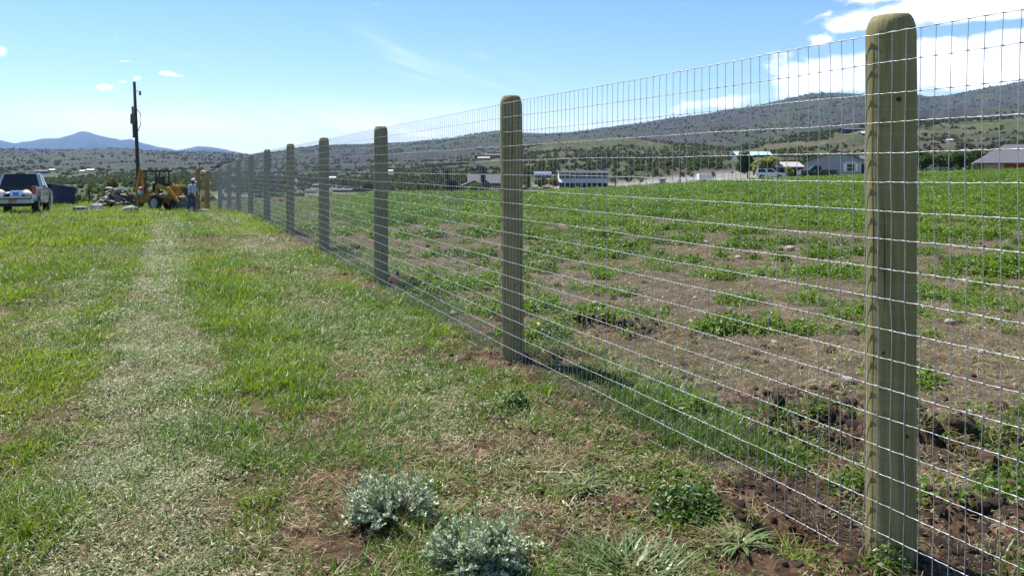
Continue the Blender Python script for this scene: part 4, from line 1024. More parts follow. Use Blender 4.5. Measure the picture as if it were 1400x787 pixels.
# slatted far field fence
ff = empty('field_fence', (T(590) * 175, 175, gz(T(590) * 175, 175, False)), 0, 'dark post and wire fence along the far edge of the field', 'fence')
fx = ff.location
for k in range(26):
    px = 478 + k * 7.0; xx = T(px) * 175; zz = gz(xx, 175, False)
    MB().box((0, 0, .9), (.16, .16, 2.6)).build('fence_post', M_BRW, ff).location = Vector((xx - fx.x, 0, zz - fx.z))
for hh in (.7, 1.5, 2.0):
    MB().tube([(T(478 + k * 7.0) * 175 - fx.x, 0, gz(T(478 + k * 7.0) * 175, 175, False) - fx.z + hh) for k in range(26)], .035, 5).build('rail', M_BRW, ff)
# two thin poles
M_POLE = mat('creosoted_pole', (.05, .045, .04), .9, var=.2)
for px, pt, Y, lab in ((841, 213, 190, 'thin dark pole just right of the white hall'), (930, 212, 185, 'thin dark pole right of the red tractor')):
    x = T(px) * Y; z = gz(x, Y, False); o = MB().tube([(0, 0, -.5), (0, 0, CAMH + (231 - pt) / FPX * Y - z)], [.17, .12], 8).build('light_pole', M_POLE, None); o.location = (x, Y, z); tag(o, lab, 'pole')
# chain-link fence beyond the field, as posts and rails
cf = empty('lot_fence', (T(900) * 200, 200, gz(T(900) * 200, 200, False)), 0, 'grey tube fence round the pale lot behind the red tractor', 'fence'); fx = cf.location
for k in range(22):
    px = 835 + k * 9.5; xx = T(px) * 200; zz = gz(xx, 200, False); MB().tube([(0, 0, -.3), (0, 0, 1.9)], .05, 6).build('fence_post', M_GREYW, cf).location = Vector((xx - fx.x, 0, zz - fx.z))
for hh in (1.85, 1.0): MB().tube([(T(835 + k * 9.5) * 200 - fx.x, 0, gz(T(835 + k * 9.5) * 200, 200, False) - fx.z + hh) for k in range(22)], .03, 5).build('rail', M_GREYW, cf)


def cleared(x, y):
    c = np.zeros(len(x), bool)
    for (hx, hy, hr) in CLEAR: c |= (np.abs(x - hx / hy * y) < hr) & (y > hy - max(hr * 3, hy * .2)) & (y < hy + hr)
    return c
def wood(n, t0, t1, ya, yb, seed, s0, s1):
    r_ = np.random.RandomState(seed); y = r_.uniform(ya, yb, n); t = r_.uniform(t0, t1, n); x = t * y
    k = r_.random_sample(n) < ss(fbm(x, y, 1 / 28, 130, 3), .30, .52); k &= ~cleared(x, y); x, y = x[k], y[k]
    return np.stack([x, y, ground_z(x, y, False) - .3], 1), r_.uniform(s0, s1, len(x)), .45 + .5 * (fbm(x, y, 1 / 20, 131, 3) - .3) + r_.normal(0, .15, len(x))
parts_ = [wood(416, T(535), T(640), 270, 420, 1, 2.52, 3.78), wood(208, T(700), T(765), 330, 470, 2, 2.45, 3.5), wood(336, T(330), T(535), 300, 520, 3, 2.1, 3.5), wood(104, T(100), T(330), 130, 260, 4, 1.26, 2.52),
          wood(128, T(-150), T(100), 180, 330, 5, 2.1, 3.15), wood(240, T(830), T(1080), 420, 600, 6, 2.1, 3.22), wood(160, T(1240), T(1420), 230, 420, 7, 2.1, 3.5), wood(136, T(1030), T(1240), 230, 380, 8, 2.1, 3.15)]
P_ = np.concatenate([a[0] for a in parts_]); s_ = np.concatenate([a[1] for a in parts_]); t_ = np.concatenate([a[2] for a in parts_])
scatter('valley_wood', P_, pr_grove, s_, t_, 'mixed green wood along the foot of the hills', .06, 20)

def scrub(n, ya, yb, seed, s0, s1, fn):
    x, y, r_ = wedge(n, ya, yb, .8, -.8, seed); z = ground_z(x, y, False); oh = ((z - base_z(x, y)) > .5) | ((x / y < -.12) & (y > 150))
    p = fn(x, y) * oh; 
    p = p * ~cleared(x, y)
    k = r_.random_sample(n) < p; x, y, z = x[k], y[k], z[k]
    return np.stack([x, y, z], 1), r_.uniform(s0, s1, len(x)) * np.exp(r_.normal(0, .25, len(x))), .5 * ss(fbm(x, y, 1 / 150, 133, 4), .35, .65) + r_.normal(.25, .18, len(x))
cl = lambda f, sd, lo, hi: (lambda x, y: ss(fbm(x, y, f, sd, 4, .6), lo, hi))
g0_ = scrub(1500, 110, 320, 35, 1.2, 2.6, lambda x, y: (x / y < -.14) * ss(fbm(x, y, 1 / 25, 138, 3), .4, .6))
g1 = scrub(20000, 310, 1000, 30, 1.4, 2.8, cl(1 / 60, 134, .44, .58)); g2 = scrub(5000, 1000, 3250, 31, 3.0, 5.0, cl(1 / 200, 135, .46, .60))
scatter('hill_scrub', np.concatenate([g0_[0], g1[0], g2[0]]), pr_bush, np.concatenate([g0_[1], g1[1], g2[1]]), np.concatenate([g0_[2], g1[2], g2[2] * .6]), 'green oak scrub dotted over the hillsides', .1, 21)
g1 = scrub(15000, 310, 1000, 32, 1.4, 2.8, cl(1 / 80, 136, .48, .62)); g2 = scrub(12000, 1000, 3250, 33, 2.6, 5, cl(1 / 260, 137, .40, .58))
scatter('bare_hill_scrub', np.concatenate([g1[0], g2[0]]), pr_bare, np.concatenate([g1[1], g2[1]]), np.concatenate([g1[2], g2[2]]), 'grey brown leafless scrub on the higher slopes', .1, 22)

# ------------------------------------------------------------------ vehicles
M_TYRE = mat('tyre_rubber', (.018, .018, .018), .85)
M_RIM = mat('alloy_rim', (.42, .42, .43), .35, .8)
M_CHROME = mat('chrome', (.8, .8, .8), .15, 1.0)
M_BLKP = mat('black_plastic', (.02, .02, .022), .5)
M_LAMPR = mat('tail_lamp', (.30, .008, .012), .2)
M_LAMPW = mat('headlamp_glass', (.6, .6, .62), .15)
def paint(name, c): return mat(name, c, .22, 0, .04, 3, coat=.6)
M_WPAINT = paint('white_paint', (.74, .75, .78)); M_TPAINT = paint('shade_greyed_white_paint', (.50, .51, .55)); M_KPAINT = paint('black_paint', (.02, .022, .028)); M_SILV = paint('silver_paint', (.45, .46, .48))  # rear pickup's white is greyed: the shade on its back is in the paint
def wheel(root, x, y, r, w, rim=None, name='wheel'):
    t = MB().lathe([(r * .62, -w / 2), (r * .9, -w / 2), (r, -w * .36), (r, w * .36), (r * .9, w / 2), (r * .62, w / 2), (r * .62, -w / 2)], n=26, axis='y').build('tyre', M_TYRE, None, smooth=True)
    e = bpy.data.objects.new(name, t.data); bpy.data.objects.remove(t); COL.objects.link(e); e.parent = root; e.location = (x, y, r)
    sgn = 1 if y > 0 else -1
    rb = MB().lathe([(.001, sgn * w * .30), (r * .16, sgn * w * .34), (r * .2, sgn * w * .26), (r * .5, sgn * w * .30), (r * .60, sgn * w * .47), (r * .625, sgn * w * .40)], n=20, axis='y')
    for k in range(5):
        a = k * 2 * math.pi / 5; rb.box((r * .38 * math.cos(a), sgn * w * .36, r * .38 * math.sin(a)), (r * .5, .03, r * .13), ry=-a)
    rb.build('rim', rim or M_RIM, e)
    return e
def arch(cx, r, z0, n=9):
    return [(cx + r * math.cos(math.pi * (1 - i / (n - 1))), z0 + r * math.sin(math.pi * (1 - i / (n - 1)))) for i in range(n)]
def loft_body(root, prof, W, m, name='body', bev=.05):
    return MB().prism(prof, -W / 2, W / 2).build(name, m, root, bevel=bev, smooth=False)
def cabin(root, pts, W, top_in, z0, z1, m, glass, name='cab'):
    """pts: x of rear foot, rear top, front top, front foot"""
    a, b_, c, d = pts; w0, w1 = W / 2, W / 2 - top_in
    V = [(a, -w0, z0), (d, -w0, z0), (d, w0, z0), (a, w0, z0), (b_, -w1, z1), (c, -w1, z1), (c, w1, z1), (b_, w1, z1)]
    o = MB().add(V, [(0, 3, 2, 1), (4, 5, 6, 7), (0, 1, 5, 4), (1, 2, 6, 5), (2, 3, 7, 6), (3, 0, 4, 7)]).build(name, m, root, bevel=.05)
    def panel(q, e, nm):
        c_0 = sum((Vector(p) for p in q), Vector()) / 4; n_ = (Vector(q[1]) - Vector(q[0])).cross(Vector(q[2]) - Vector(q[1])).normalized()
        if n_.dot(c_0 - Vector(((a + d) / 2, 0, (z0 + z1) / 2))) < 0: n_ = -n_
        Q = [c_0 + (Vector(p) - c_0) * e + n_ * .012 for p in q]; B = [p - n_ * .03 for p in Q]
        MB().add(Q + B, [(0, 1, 2, 3), (7, 6, 5, 4), (0, 4, 5, 1), (1, 5, 6, 2), (2, 6, 7, 3), (3, 7, 4, 0)]).build(nm, glass, o)
    L3 = lambda p, q, t: tuple(p[i] + (q[i] - p[i]) * t for i in range(3))
    panel((V[0], V[3], V[7], V[4]), .86, 'rear_window'); panel((V[1], V[2], V[6], V[5]), .88, 'windscreen')
    for lo0, lo1, t0, t1 in ((V[0], V[1], V[4], V[5]), (V[3], V[2], V[7], V[6])):
        for f0, f1 in ((.04, .50), (.53, .95)):
            panel((L3(lo0, lo1, f0), L3(lo0, lo1, f1), L3(t0, t1, f1), L3(t0, t1, f0)), .84, 'side_window')
    return o
def pickup(name, loc, rz, label, m, tail_open=False, plate=None, crew=True):
    """x forward, length 5.8"""
    t = empty(name, loc, rz, label, 'pickup truck'); W_ = 1.96; r = .41
    # cab and nose block with both arches
    lower = [(-.55, .52)] + [(1.45 - .5, .48)] + arch(1.72, .50, .48)[0:] + [(2.3, .48), (2.85, .50), (2.90, .75), (2.86, 1.08), (2.72, 1.16), (1.35, 1.24), (-.55, 1.24)]
    loft_body(t, lower, W_, m)
    cb_ = cabin(t, (-.52, -.36, .62, 1.42), W_ - .06, .20, 1.22, 1.93, m, M_GLASS)
    # box: two sides, floor, front wall
    for s in (-1, 1):
        side = [(-2.86, .62)] + [(-2.32, .55)] + arch(-1.80, .50, .55) + [(-1.25, .52), (-.58, .52), (-.58, 1.26), (-2.86, 1.26)]
        b0, b1 = (s * W_ / 2, s * (W_ / 2 - .16)); sd_ = MB().prism(side, min(b0, b1), max(b0, b1)).build('bed_side', m, t, bevel=.03)
        MB().box((-2.875, s * (W_ / 2 - .085), 1.06), (.05, .15, .36)).build('tail_lamp', M_LAMPR, t)
        MB().box((2.86, s * .72, .93), (.10, .36, .20)).build('headlamp', M_LAMPW, t)
        MB().box((.95, s * 1.08, 1.32), (.12, .2, .2)).build('mirror', M_BLKP, t, bevel=.02)
        for xx in (-.05, .85): MB().box((xx - .25, s * (W_ / 2 + .012), 1.08), (.18, .03, .035)).build('door_handle', M_CHROME, t)
        for xx in (-1.80, 1.72): wheel(t, xx, s * .84, r, .27)
    MB().box((-1.72, 0, .72), (2.24, W_ - .33, .06)).build('bed_floor', M_BLKP, t)
    MB().box((-.61, 0, 1.0), (.05, W_ - .33, .52)).build('bed_front', M_BLKP, t)
    if tail_open: MB().box((-3.14, 0, .735), (.52, W_ - .36, .06)).build('tailgate', m, t, bevel=.01)
    else: MB().box((-2.855, 0, .98), (.07, W_ - .34, .54)).build('tailgate', m, t, bevel=.02)
    MB().box((-2.96, 0, .57), (.20, W_ - .1, .19)).build('rear_bumper', M_SILV if m is M_TPAINT else m, t, bevel=.03)
    MB().box((2.93, 0, .58), (.16, W_ - .06, .24)).build('front_bumper', M_CHROME, t, bevel=.04)
    MB().box((2.885, 0, .90), (.05, 1.0, .26)).build('grille', M_BLKP, t)
    MB().box((-.3, 0, .42), (4.6, 1.2, .18)).build('chassis', M_BLKP, t)
    MB().box((-.375, 0, 1.90), (.05, .40, .045)).build('brake_light', M_LAMPR, t)
    MB().box((-3.065, -.1, .60), (.015, .31, .15)).build('number_plate', mat('plate', (.35, .28, .25), .5), t)
    MB().tube([(-2.9, 0, .42), (-3.18, 0, .42), (-3.2, 0, .5)], .035, 6).build('tow_hitch', M_STAPLE, t)
    return t
Yt = 36.0; hd = Vector((-FB, 1, 0)).normalized(); rzt = math.atan2(hd.y, hd.x)
rr_ = Vector((T(49) * Yt, Yt, 0)); right = Vector((hd.y, -hd.x, 0))
ctr = rr_ - right * .98 + hd * 2.86
pk = pickup('pickup_truck', (ctr.x, ctr.y, gz(ctr.x, ctr.y) + .02), rzt, 'white pickup truck seen from behind with its tailgate down and cargo in the bed', M_TPAINT, True)
pk.rotation_euler = (0, math.atan2(gz(ctr.x - hd.x * 1.8, ctr.y - hd.y * 1.8, False) - gz(ctr.x + hd.x * 1.7, ctr.y + hd.y * 1.7, False), 3.5), rzt)
def inbed(dx_, dy_, dz_):
    return pk.matrix_basis @ Vector((dx_, dy_, dz_))
M_BLUEP = mat('blue_plastic', (.03, .10, .42), .4); M_LBLUE = mat('light_blue_plastic', (.35, .50, .70), .4); M_BAG = mat('white_sacking', (.5, .5, .5), .8, var=.1); M_ORG = mat('orange_plastic', (.60, .09, .02), .45)
c1_ = MB().box((0, 0, .15), (.34, .46, .30)).build('storage_box', M_LBLUE, None, bevel=.02); c1_.location = inbed(-2.6, -.18, .755); c1_.rotation_euler = (0, 0, rzt); tag(c1_, 'light blue box with a dark blue label standing in the pickup bed', 'box')
MB().box((-.175, 0, .15), (.012, .24, .14)).build('label_panel', M_BLUEP, c1_)
sb = clodmesh(301, 3, .25, .7).build('white_sack', M_BAG, None, smooth=True); sb.scale = (.36, .42, .36); sb.location = inbed(-2.65, .62, .93); tag(sb, 'full white sack lying at the left of the pickup bed', 'sack')
for i, (a_, b_, c_2, m_, lab) in enumerate(((-2.5, -.62, .22, M_BAG, 'small white sack beside the right tail lamp of the pickup'), (-2.55, .18, .17, M_BLKP, 'black bag between the white sack and the blue box'), (-2.2, -.5, .26, M_TAN, 'tan bundle behind the small white sack in the pickup bed'), (-1.7, .3, .22, M_BLUEP, 'blue bundle deep in the pickup bed'))):
    o = clodmesh(310 + i, 2, .3, .7).build('cargo_bag', m_, None, smooth=True); o.scale = (c_2,) * 3; o.location = inbed(a_, b_, .755 + c_2 * .55); tag(o, lab, 'bag')
def suv(name, loc, rz, label, m):
    t = empty(name, loc, rz, label, 'car'); W_ = 1.86; r = .36
    prof = [(-2.38, .42), (-1.9, .36)] + arch(-1.42, .43, .36) + [(-.9, .34), (.9, .34)] + arch(1.42, .43, .36) + [(1.95, .36), (2.40, .42), (2.42, .78), (2.25, .98), (1.15, 1.08), (-2.40, 1.10), (-2.42, .7)]
    loft_body(t, prof, W_, m, 'body', .04)
    cabin(t, (-2.36, -2.1, .35, 1.15), W_ - .06, .18, 1.07, 1.70, m, M_GLASS)
    for s in (-1, 1):
        for xx in (-1.42, 1.42): wheel(t, xx, s * .80, r, .23)
        MB().box((2.36, s * .68, .82), (.12, .34, .16)).build('headlamp', M_LAMPW, t); MB().box((-2.42, s * .78, .95), (.05, .2, .3)).build('tail_lamp', M_LAMPR, t)
        MB().box((.9, s * 1.0, 1.14), (.12, .18, .14)).build('mirror', m, t, bevel=.02)
        MB().box((-.9, s * .62, 1.74), (2.0, .05, .05)).build('roof_rail', M_BLKP, t)
    MB().box((2.42, 0, .66), (.05, .9, .26)).build('grille', M_BLKP, t)
    return t
x, y, z = site(1053, 136); suv('sport_utility_car', (x, y, z + .02), R(-12), 'white estate car parked beyond the field in front of the yellow tree', M_WPAINT)
x, y, z = site(1117, 130); p2 = pickup('pickup_truck', (x, y, z + .02), R(176), 'black pickup parked in front of the grey house', M_KPAINT)
x, y, z = site(1296, 185); p3 = pickup('pickup_truck', (x, y, z + .02), R(250), 'dark truck parked under the trees right of the nearest post', M_KPAINT)
x, y, z = site(1277, 190); suv('parked_car', (x, y, z), R(160), 'small silver car parked left of the dark truck under the trees', M_SILV)
x, y, z = site(853, 215); suv('parked_car', (x, y, z), R(10), 'silver van-like car beside the thin pole right of the white hall', M_SILV)
for i, (px, lab) in enumerate(((720, 'dark car parked just right of the second post, left of two'), (735, 'silver car parked between the two dark cars near the white hall'), (750, 'dark car parked closest to the white hall'))):
    x, y, z = site(px, 255); suv('parked_car', (x, y, z + .1), R(8 * i), lab, (M_KPAINT, M_SILV, M_KPAINT)[i])
# trailer
x, y, z = site(963, 150); tr = empty('white_trailer', (x, y, z), R(4), 'small white box trailer standing at the pale lot', 'trailer')
MB().box((0, 0, 1.0), (2.5, 1.6, 1.2)).build('body', M_WHT, tr, bevel=.05)
for s in (-1, 1): wheel(tr, 0, s * .78, .3, .18)
MB().box((1.55, 0, .45), (.8, .08, .08)).build('drawbar', M_STAPLE, tr)

# ------------------------------------------------------------------ tractors
M_YEL = mat('machine_yellow', (.44, .225, .022), .5, 0, .28, 5, bump=.004)
M_YEL2 = mat('worn_yellow', (.30, .165, .03), .6, 0, .3, 7)
M_RIMW = mat('pale_rim', (.42, .40, .38), .6, var=.2)
def backhoe(loc, rz, label):
    """x forward; narrow old loader-backhoe"""
    t = empty('backhoe_loader', loc, rz, label, 'backhoe loader')
    for s in (-1, 1):
        wheel(t, -.12, s * .66, .46, .30, M_RIMW); w_ = wheel(t, 1.22, s * .40, .38, .24, M_BLKP)
        # loader arm
        arm = MB().prism([(-.15, 1.42), (.05, 1.62), (.95, 1.38), (1.75, .50), (1.62, .40), (.85, 1.16), (.0, 1.34)], s * .62 - .06 + .02, s * .62 + .06 + .02).build('loader_arm', M_YEL, t, bevel=.01)
        MB().tube([(.0, s * .62, .85), (1.0, s * .62, 1.2)], .035, 8).build('hydraulic_ram', M_CHROME, arm)
        MB().box((-.02, s * .62, 1.05), (.16, .14, .95)).build('loader_post', M_YEL2, t)
        MB().box((1.72, s * .3, .98), (.05, .18, .14)).build('headlamp', M_LAMPW, t)
        for xx in (-1.05, .02): MB().tube([(xx, s * .48, 1.0), (xx * .97, s * .45, 2.32)], .05, 6).build('canopy_post', M_BLKP, t)
        MB().prism([(-1.5, .45), (-.2, .45), (-.1, .75), (-.2, .95), (-1.5, .95)], s * .36 - .05, s * .36 + .05).build('side_panel', M_YEL2, t)
    MB().box((.1, 0, .62), (2.9, .5, .36)).build('chassis', M_YEL2, t, bevel=.02)
    MB().box((1.08, 0, 1.20), (1.15, .66, .62)).build('hood', M_YEL, t, bevel=.06)
    MB().box((1.675, 0, 1.15), (.03, .5, .44)).build('grille', M_BLKP, t)
    MB().box((-.5, 0, 2.36), (1.42, 1.2, .13)).build('canopy', M_BLKP, t, bevel=.02)
    MB().box((-.25, 0, 1.72), (.06, .8, .62)).build('rear_guard', M_BLKP, t)
    MB().box((.40, 0, 1.38), (.12, .6, .5)).build('dashboard', M_BLKP, t)
    st = MB().lathe([(.17, 0), (.185, .015), (.17, .03), (.155, .015), (.17, 0)], n=16).build('steering_wheel', M_BLKP, t); st.location = (.18, 0, 1.62); st.rotation_euler = (0, R(-35), 0)
    s_o = MB().box((-.45, 0, 1.1), (.48, .5, .14)).box((-.68, 0, 1.38), (.12, .48, .5)).build('seat', M_BLKP, t, bevel=.03)
    MB().tube([(.75, .18, 1.5), (.75, .18, 2.05)], .035, 8).tube([(.75, .18, 2.05), (.72, .18, 2.12)], .035, 8).build('exhaust_stack', M_STAPLE, t)
    # front bucket
    bk = MB().prism([(1.62, .62), (1.70, .16), (2.15, .08), (2.3, .10), (1.82, .22), (1.74, .60)], -.78, .78); bk.prism([(1.62, .62), (1.70, .16), (2.25, .1), (2.0, .5)], -.80, -.77); bk.prism([(1.62, .62), (1.70, .16), (2.25, .1), (2.0, .5)], .77, .80)
    bk.build('front_bucket', M_STAPLE, t)
    # backhoe: tower, folded boom standing upright, dipper, bucket, two stabilisers
    MB().box((-1.55, 0, .85), (.34, .5, .8)).build('swing_tower', M_YEL2, t, bevel=.02)
    MB().prism([(-1.66, .9), (-1.42, .9), (-1.46, 1.8), (-1.62, 2.42), (-1.82, 2.42), (-1.80, 1.8)], -.11, .11).build('boom', M_YEL, t, bevel=.02)
    MB().prism([(-1.80, 2.45), (-1.66, 2.5), (-1.88, 1.4), (-1.98, .75), (-2.10, .75), (-2.04, 1.5)], -.22, -.12).build('dipper_arm', M_YEL, t, bevel=.015)
    MB().tube([(-1.62, .16, 1.1), (-1.74, .16, 2.2)], .045, 8).build('hydraulic_ram', M_STAPLE, t)
    MB().prism([(-2.15, .8), (-1.92, .8), (-1.75, .45), (-1.9, .18), (-2.2, .25), (-2.05, .45)], -.3, .3).build('digging_bucket', M_STAPLE, t)
    for q_ in range(4):
        MB().tube([(-1.45, -.2 + q_ * .13, 1.0), (-1.3, -.25 + q_ * .15, 1.5 + .1 * q_), (-1.5, -.15 + q_ * .09, 1.95)], .018, 6).build('hydraulic_hose', M_BLKP, t)
    for s in (-1, 1):
        MB().box((-1.5, s * .62, .72), (.12, .12, 1.0)).box((-1.5, s * .62, .2), (.34, .3, .05)).build('stabiliser', M_YEL2, t)
    return t
Yb = 49.0; x = T(224) * Yb
bh = backhoe((x, Yb, gz(x, Yb) + .0), R(-16), 'yellow backhoe loader with a black canopy parked beside the rubble heap')
bh.scale = (.93, .93, 1.02)
# cooler jug and can on the machine
def onbh(v): return bh.matrix_basis @ Vector(v)
j = MB().lathe([(.001, 0), (.14, 0), (.15, .04), (.15, .26), (.001, .26)], n=16).build('water_jug', M_LBLUE, None, smooth=True); j.location = onbh((-1.28, -.62, .955)); tag(j, 'water jug with an orange lid standing at the back of the loader', 'water jug')
MB().lathe([(.155, .26), (.16, .30), (.15, .42), (.06, .46), (.001, .46)], n=16).build('lid', M_ORG, j, smooth=True)
x, y, z = site(903, 165); rt = empty('farm_tractor', (x, y, z), R(168), 'small red roofed tractor with a teal cab behind the field', 'tractor')
for s in (-1, 1): wheel(rt, -.7, s * .75, .72, .42, M_RIM); wheel(rt, 1.15, s * .65, .45, .3, M_RIM)
MB().box((.75, 0, 1.05), (1.5, .6, .6)).build('hood', mat('red_paint', (.32, .03, .03), .4), rt, bevel=.06)
MB().box((-.45, 0, 1.45), (1.1, 1.1, 1.35)).build('cab', mat('teal_glass', (.10, .22, .22), .25), rt, bevel=.04)
MB().box((-.45, 0, 2.2), (1.5, 1.35, .13)).build('cab_roof', mat('red_roof', (.34, .05, .04), .5), rt, bevel=.03)
MB().box((-1.6, 0, .8), (.8, 1.2, .5)).build('rear_bucket', M_STAPLE, rt)
hp = clodmesh(402, 3, .25, .35).build('sand_heap', mat('sand', (.50, .42, .28), .95, var=.1), None, smooth=True); x, y, z = site(887, 168); hp.location = (x, y, z + .1); hp.scale = (2.0, 1.4, 1.9); tag(hp, 'pale yellow sand heap left of the red tractor', 'sand heap')
# orange machine and white tank near the lodge
x, y, z = site(639, 215); om = empty('orange_loader', (x, y, z), R(10), 'small bright orange machine in front of the brown lodge', 'loader')
MB().prism([(-.9, .35), (.9, .35), (1.0, 1.0), (.3, 1.1), (.1, 1.7), (-.9, 1.7)], -.5, .5).build('body', M_ORG, om, bevel=.05)
for s in (-1, 1): wheel(om, -.55, s * .55, .35, .25); wheel(om, .55, s * .55, .35, .25)
MB().prism([(1.0, .3), (1.5, .15), (1.2, .8)], -.7, .7).build('bucket', M_ORG, om)
x, y, z = site(629, 213); tk = MB().lathe([(.001, 0), (.6, 0), (.62, .1), (.62, 1.0), (.45, 1.25), (.001, 1.3)], n=20).build('water_tank', M_WHT, None, smooth=True); tk.location = (x, y, z); tag(tk, 'round white tank left of the orange machine', 'tank')

# ------------------------------------------------------------------ utility pole
Yp = 56.0; x = T(190.5) * Yp; z = gz(x, Yp, False); top = CAMH + (231 - 112) / FPX * Yp
up = empty('utility_pole', (x, Yp, z), 0, 'tall dark leaning utility pole with a small bracket behind the backhoe', 'utility pole')
tx = T(183.5) * Yp - x; Hh = top - z
MB().tube([(-tx * .12, 0, -1), (0, 0, 0), (tx * .5, 0, Hh * .5), (tx, 0, Hh)], [.14, .135, .12, .10], 12).build('pole', M_POLE, up, smooth=True)
at_ = lambda f: Vector((tx * f, 0, Hh * f))
MB().tube([at_(.55) + Vector((-.12, -.16, 0)), at_(.80) + Vector((-.12, -.16, 0))], .07, 8).build('riser_pipe', M_STAPLE, up)
MB().tube([at_(.93) + Vector((.1, -.1, 0)), at_(.915) + Vector((.42, -.1, 0))], .02, 6).build('bracket', M_STAPLE, up)
ins = MB().lathe([(.001, 0), (.06, .02), (.08, .12), (.06, .22), (.07, .30), (.001, .36)], n=12).build('insulator', M_STAPLE, up); ins.location = at_(.90) + Vector((.42, -.1, -.1))
MB().tube([at_(.78) + Vector((.15, -.15, 0)), at_(.74) + Vector((.42, -.15, 0)), at_(.66) + Vector((.40, -.15, 0)), at_(.60) + Vector((.18, -.15, 0))], .025, 6).build('cable_loop', M_BLKP, up)
MB().box(tuple(at_(.70) + Vector((-.1, -.2, 0))), (.3, .16, .7)).build('junction_box', M_STAPLE, up)

# ------------------------------------------------------------------ gate frame at the end of the fence
M_YPINE = mat('fresh_pine', (.30, .195, .065), .8, 0, .2, 4, bump=.004)
gx, gy = T(283.5) * 43.6, 43.6; gz0 = gz(gx, gy, False)
gf = empty('gate_frame', (gx, gy, gz0), 0, 'yellow wooden corner brace frame at the far end of the wire fence', 'gate frame')
MB().lathe([(.001, -.4), (.125, -.4), (.125, 2.1), (.10, 2.17), (.001, 2.18)], n=18).build('frame_post', M_YPINE, gf, smooth=False)
p_ = MB().lathe([(.001, -.4), (.11, -.4), (.11, 2.25), (.09, 2.32), (.001, 2.33)], n=18).build('frame_post', M_YPINE, gf); p_.location = (-1.02, 1.2, 0)
MB().tube([(-.06, .1, 2.08), (-.55, .65, 2.16)], .07, 10).build('top_rail', M_YPINE, gf)
MB().tube([(-.72, .75, -.2), (-.72, .75, 2.6)], .018, 6).build('steel_rod', M_STAPLE, gf)
gm_ = MB()
for k in range(8): gm_.box((-.1 - k * .1, .15 + k * .12, .95), (.022, .022, 1.8))
for k in range(6): gm_.tube([(-.08, .12, .25 + k * .3), (-.85, 1.02, .25 + k * .3)], .012, 5)
gm_.build('wire_panel', M_YPINE, gf)
# folded sheet at its foot
x = T(277); o = MB().box((0, 0, .06), (.55, .4, .10), .3).build('white_bag', M_BAG, None, bevel=.03); o.location = (x * 42.6, 42.6, gz(x * 42.6, 42.6)); tag(o, 'small white bag on the grass at the foot of the gate frame', 'bag')

# ------------------------------------------------------------------ rubble heap, cooler, bins, rocks
M_RUB = [mat('rubble_brown', (.17, .14, .11), .9, var=.35, vscale=3, bump=.03, bscale=6), mat('rubble_pale', (.36, .33, .28), .9, var=.3, vscale=3, bump=.03, bscale=6), mat('rubble_dark', (.085, .07, .055), .9, var=.35, vscale=3, bump=.03, bscale=6)]
base = [clodmesh(700 + i, 2, .45, .62).build('rubble_rock', M_RUB[i % 3], None) for i in range(6)]
r_ = random.Random(77); Yr = 52.0; cx = T(161) * Yr; g0 = gz(cx, Yr, False); k = 0
top_h = CAMH + (231 - 257) / FPX * Yr - g0
for i in range(290):
    a = r_.random() * 6.283; q = math.sqrt(r_.random()); ex, ey = 1.45 * q * math.cos(a), 1.1 * q * math.sin(a)
    hgt = top_h * max(0, 1 - abs(ex / 1.5) ** 1.7 - (ey / 1.3) ** 2) ** .7 * (1.0 if ex > -.6 else .8)
    zz = g0 + max(0, hgt * r_.uniform(.55, 1.0)) - .02
    o = base[k] if k < 6 else base[k % 6].copy()
    if k >= 6: COL.objects.link(o)
    k += 1; s = r_.uniform(.06, .15); o.location = (cx + ex, Yr + ey, zz); o.scale = (s * 1.35, s, s); o.rotation_euler = (r_.uniform(-.6, .6), r_.uniform(-.6, .6), r_.random() * 6)
    tag(o, 'broken rock in the brown rubble heap left of the backhoe', 'rock', 'rocks of the rubble heap')
for i, (px, py, s) in enumerate(((149, 257, .17), (158, 258, .12))):
    o = clodmesh(760 + i, 2, .3, .4).build('white_slab', M_BAG, None); o.location = (T(px) * 51.5, 51.5, CAMH + (231 - py) / FPX * 51.5); o.scale = (s * 1.5, s, s); tag(o, ('larger white slab crowning the rubble heap', 'smaller white slab on top of the rubble heap')[i], 'slab')
Yc = 40.0; x = T(110) * Yc; o = MB().box((0, 0, .13), (.56, .34, .26), 0, 1.06).build('cooler_box', M_BLUEP, None, bevel=.02); o.location = (x, Yc, gz(x, Yc) + .02); tag(o, 'blue cool box with a white lid on the grass right of the shed', 'cool box')
MB().box((0, 0, .30), (.60, .37, .07)).build('lid', M_BAG, o, bevel=.015)
x = T(128) * Yc; o = MB().box((0, 0, .20), (.44, .40, .40), .2, 1.12).build('plastic_bin', mat('pale_bin', (.55, .52, .52), .6), None, bevel=.02); o.location = (x, Yc + .3, gz(x, Yc) + .02); tag(o, 'pale grey open bin between the cool box and the rubble', 'bin')
x = T(137) * Yc; o = MB().box((0, 0, .09), (.46, .3, .16), -.2).build('white_tray', M_BAG, None, bevel=.02); o.location = (x, Yc - .1, gz(x, Yc)); tag(o, 'low white tray beside the pale grey bin', 'tray')
x = T(163) * Yc; o = clodmesh(790, 3, .2, .55).build('boulder', mat('grey_blue_stone', (.16, .19, .20), .7, 0, .3, 2), None, smooth=True); o.location = (x, Yc + 1, gz(x, Yc) + .12); o.scale = (.42, .3, .42); tag(o, 'grey blue boulder on the grass in front of the rubble heap', 'boulder')
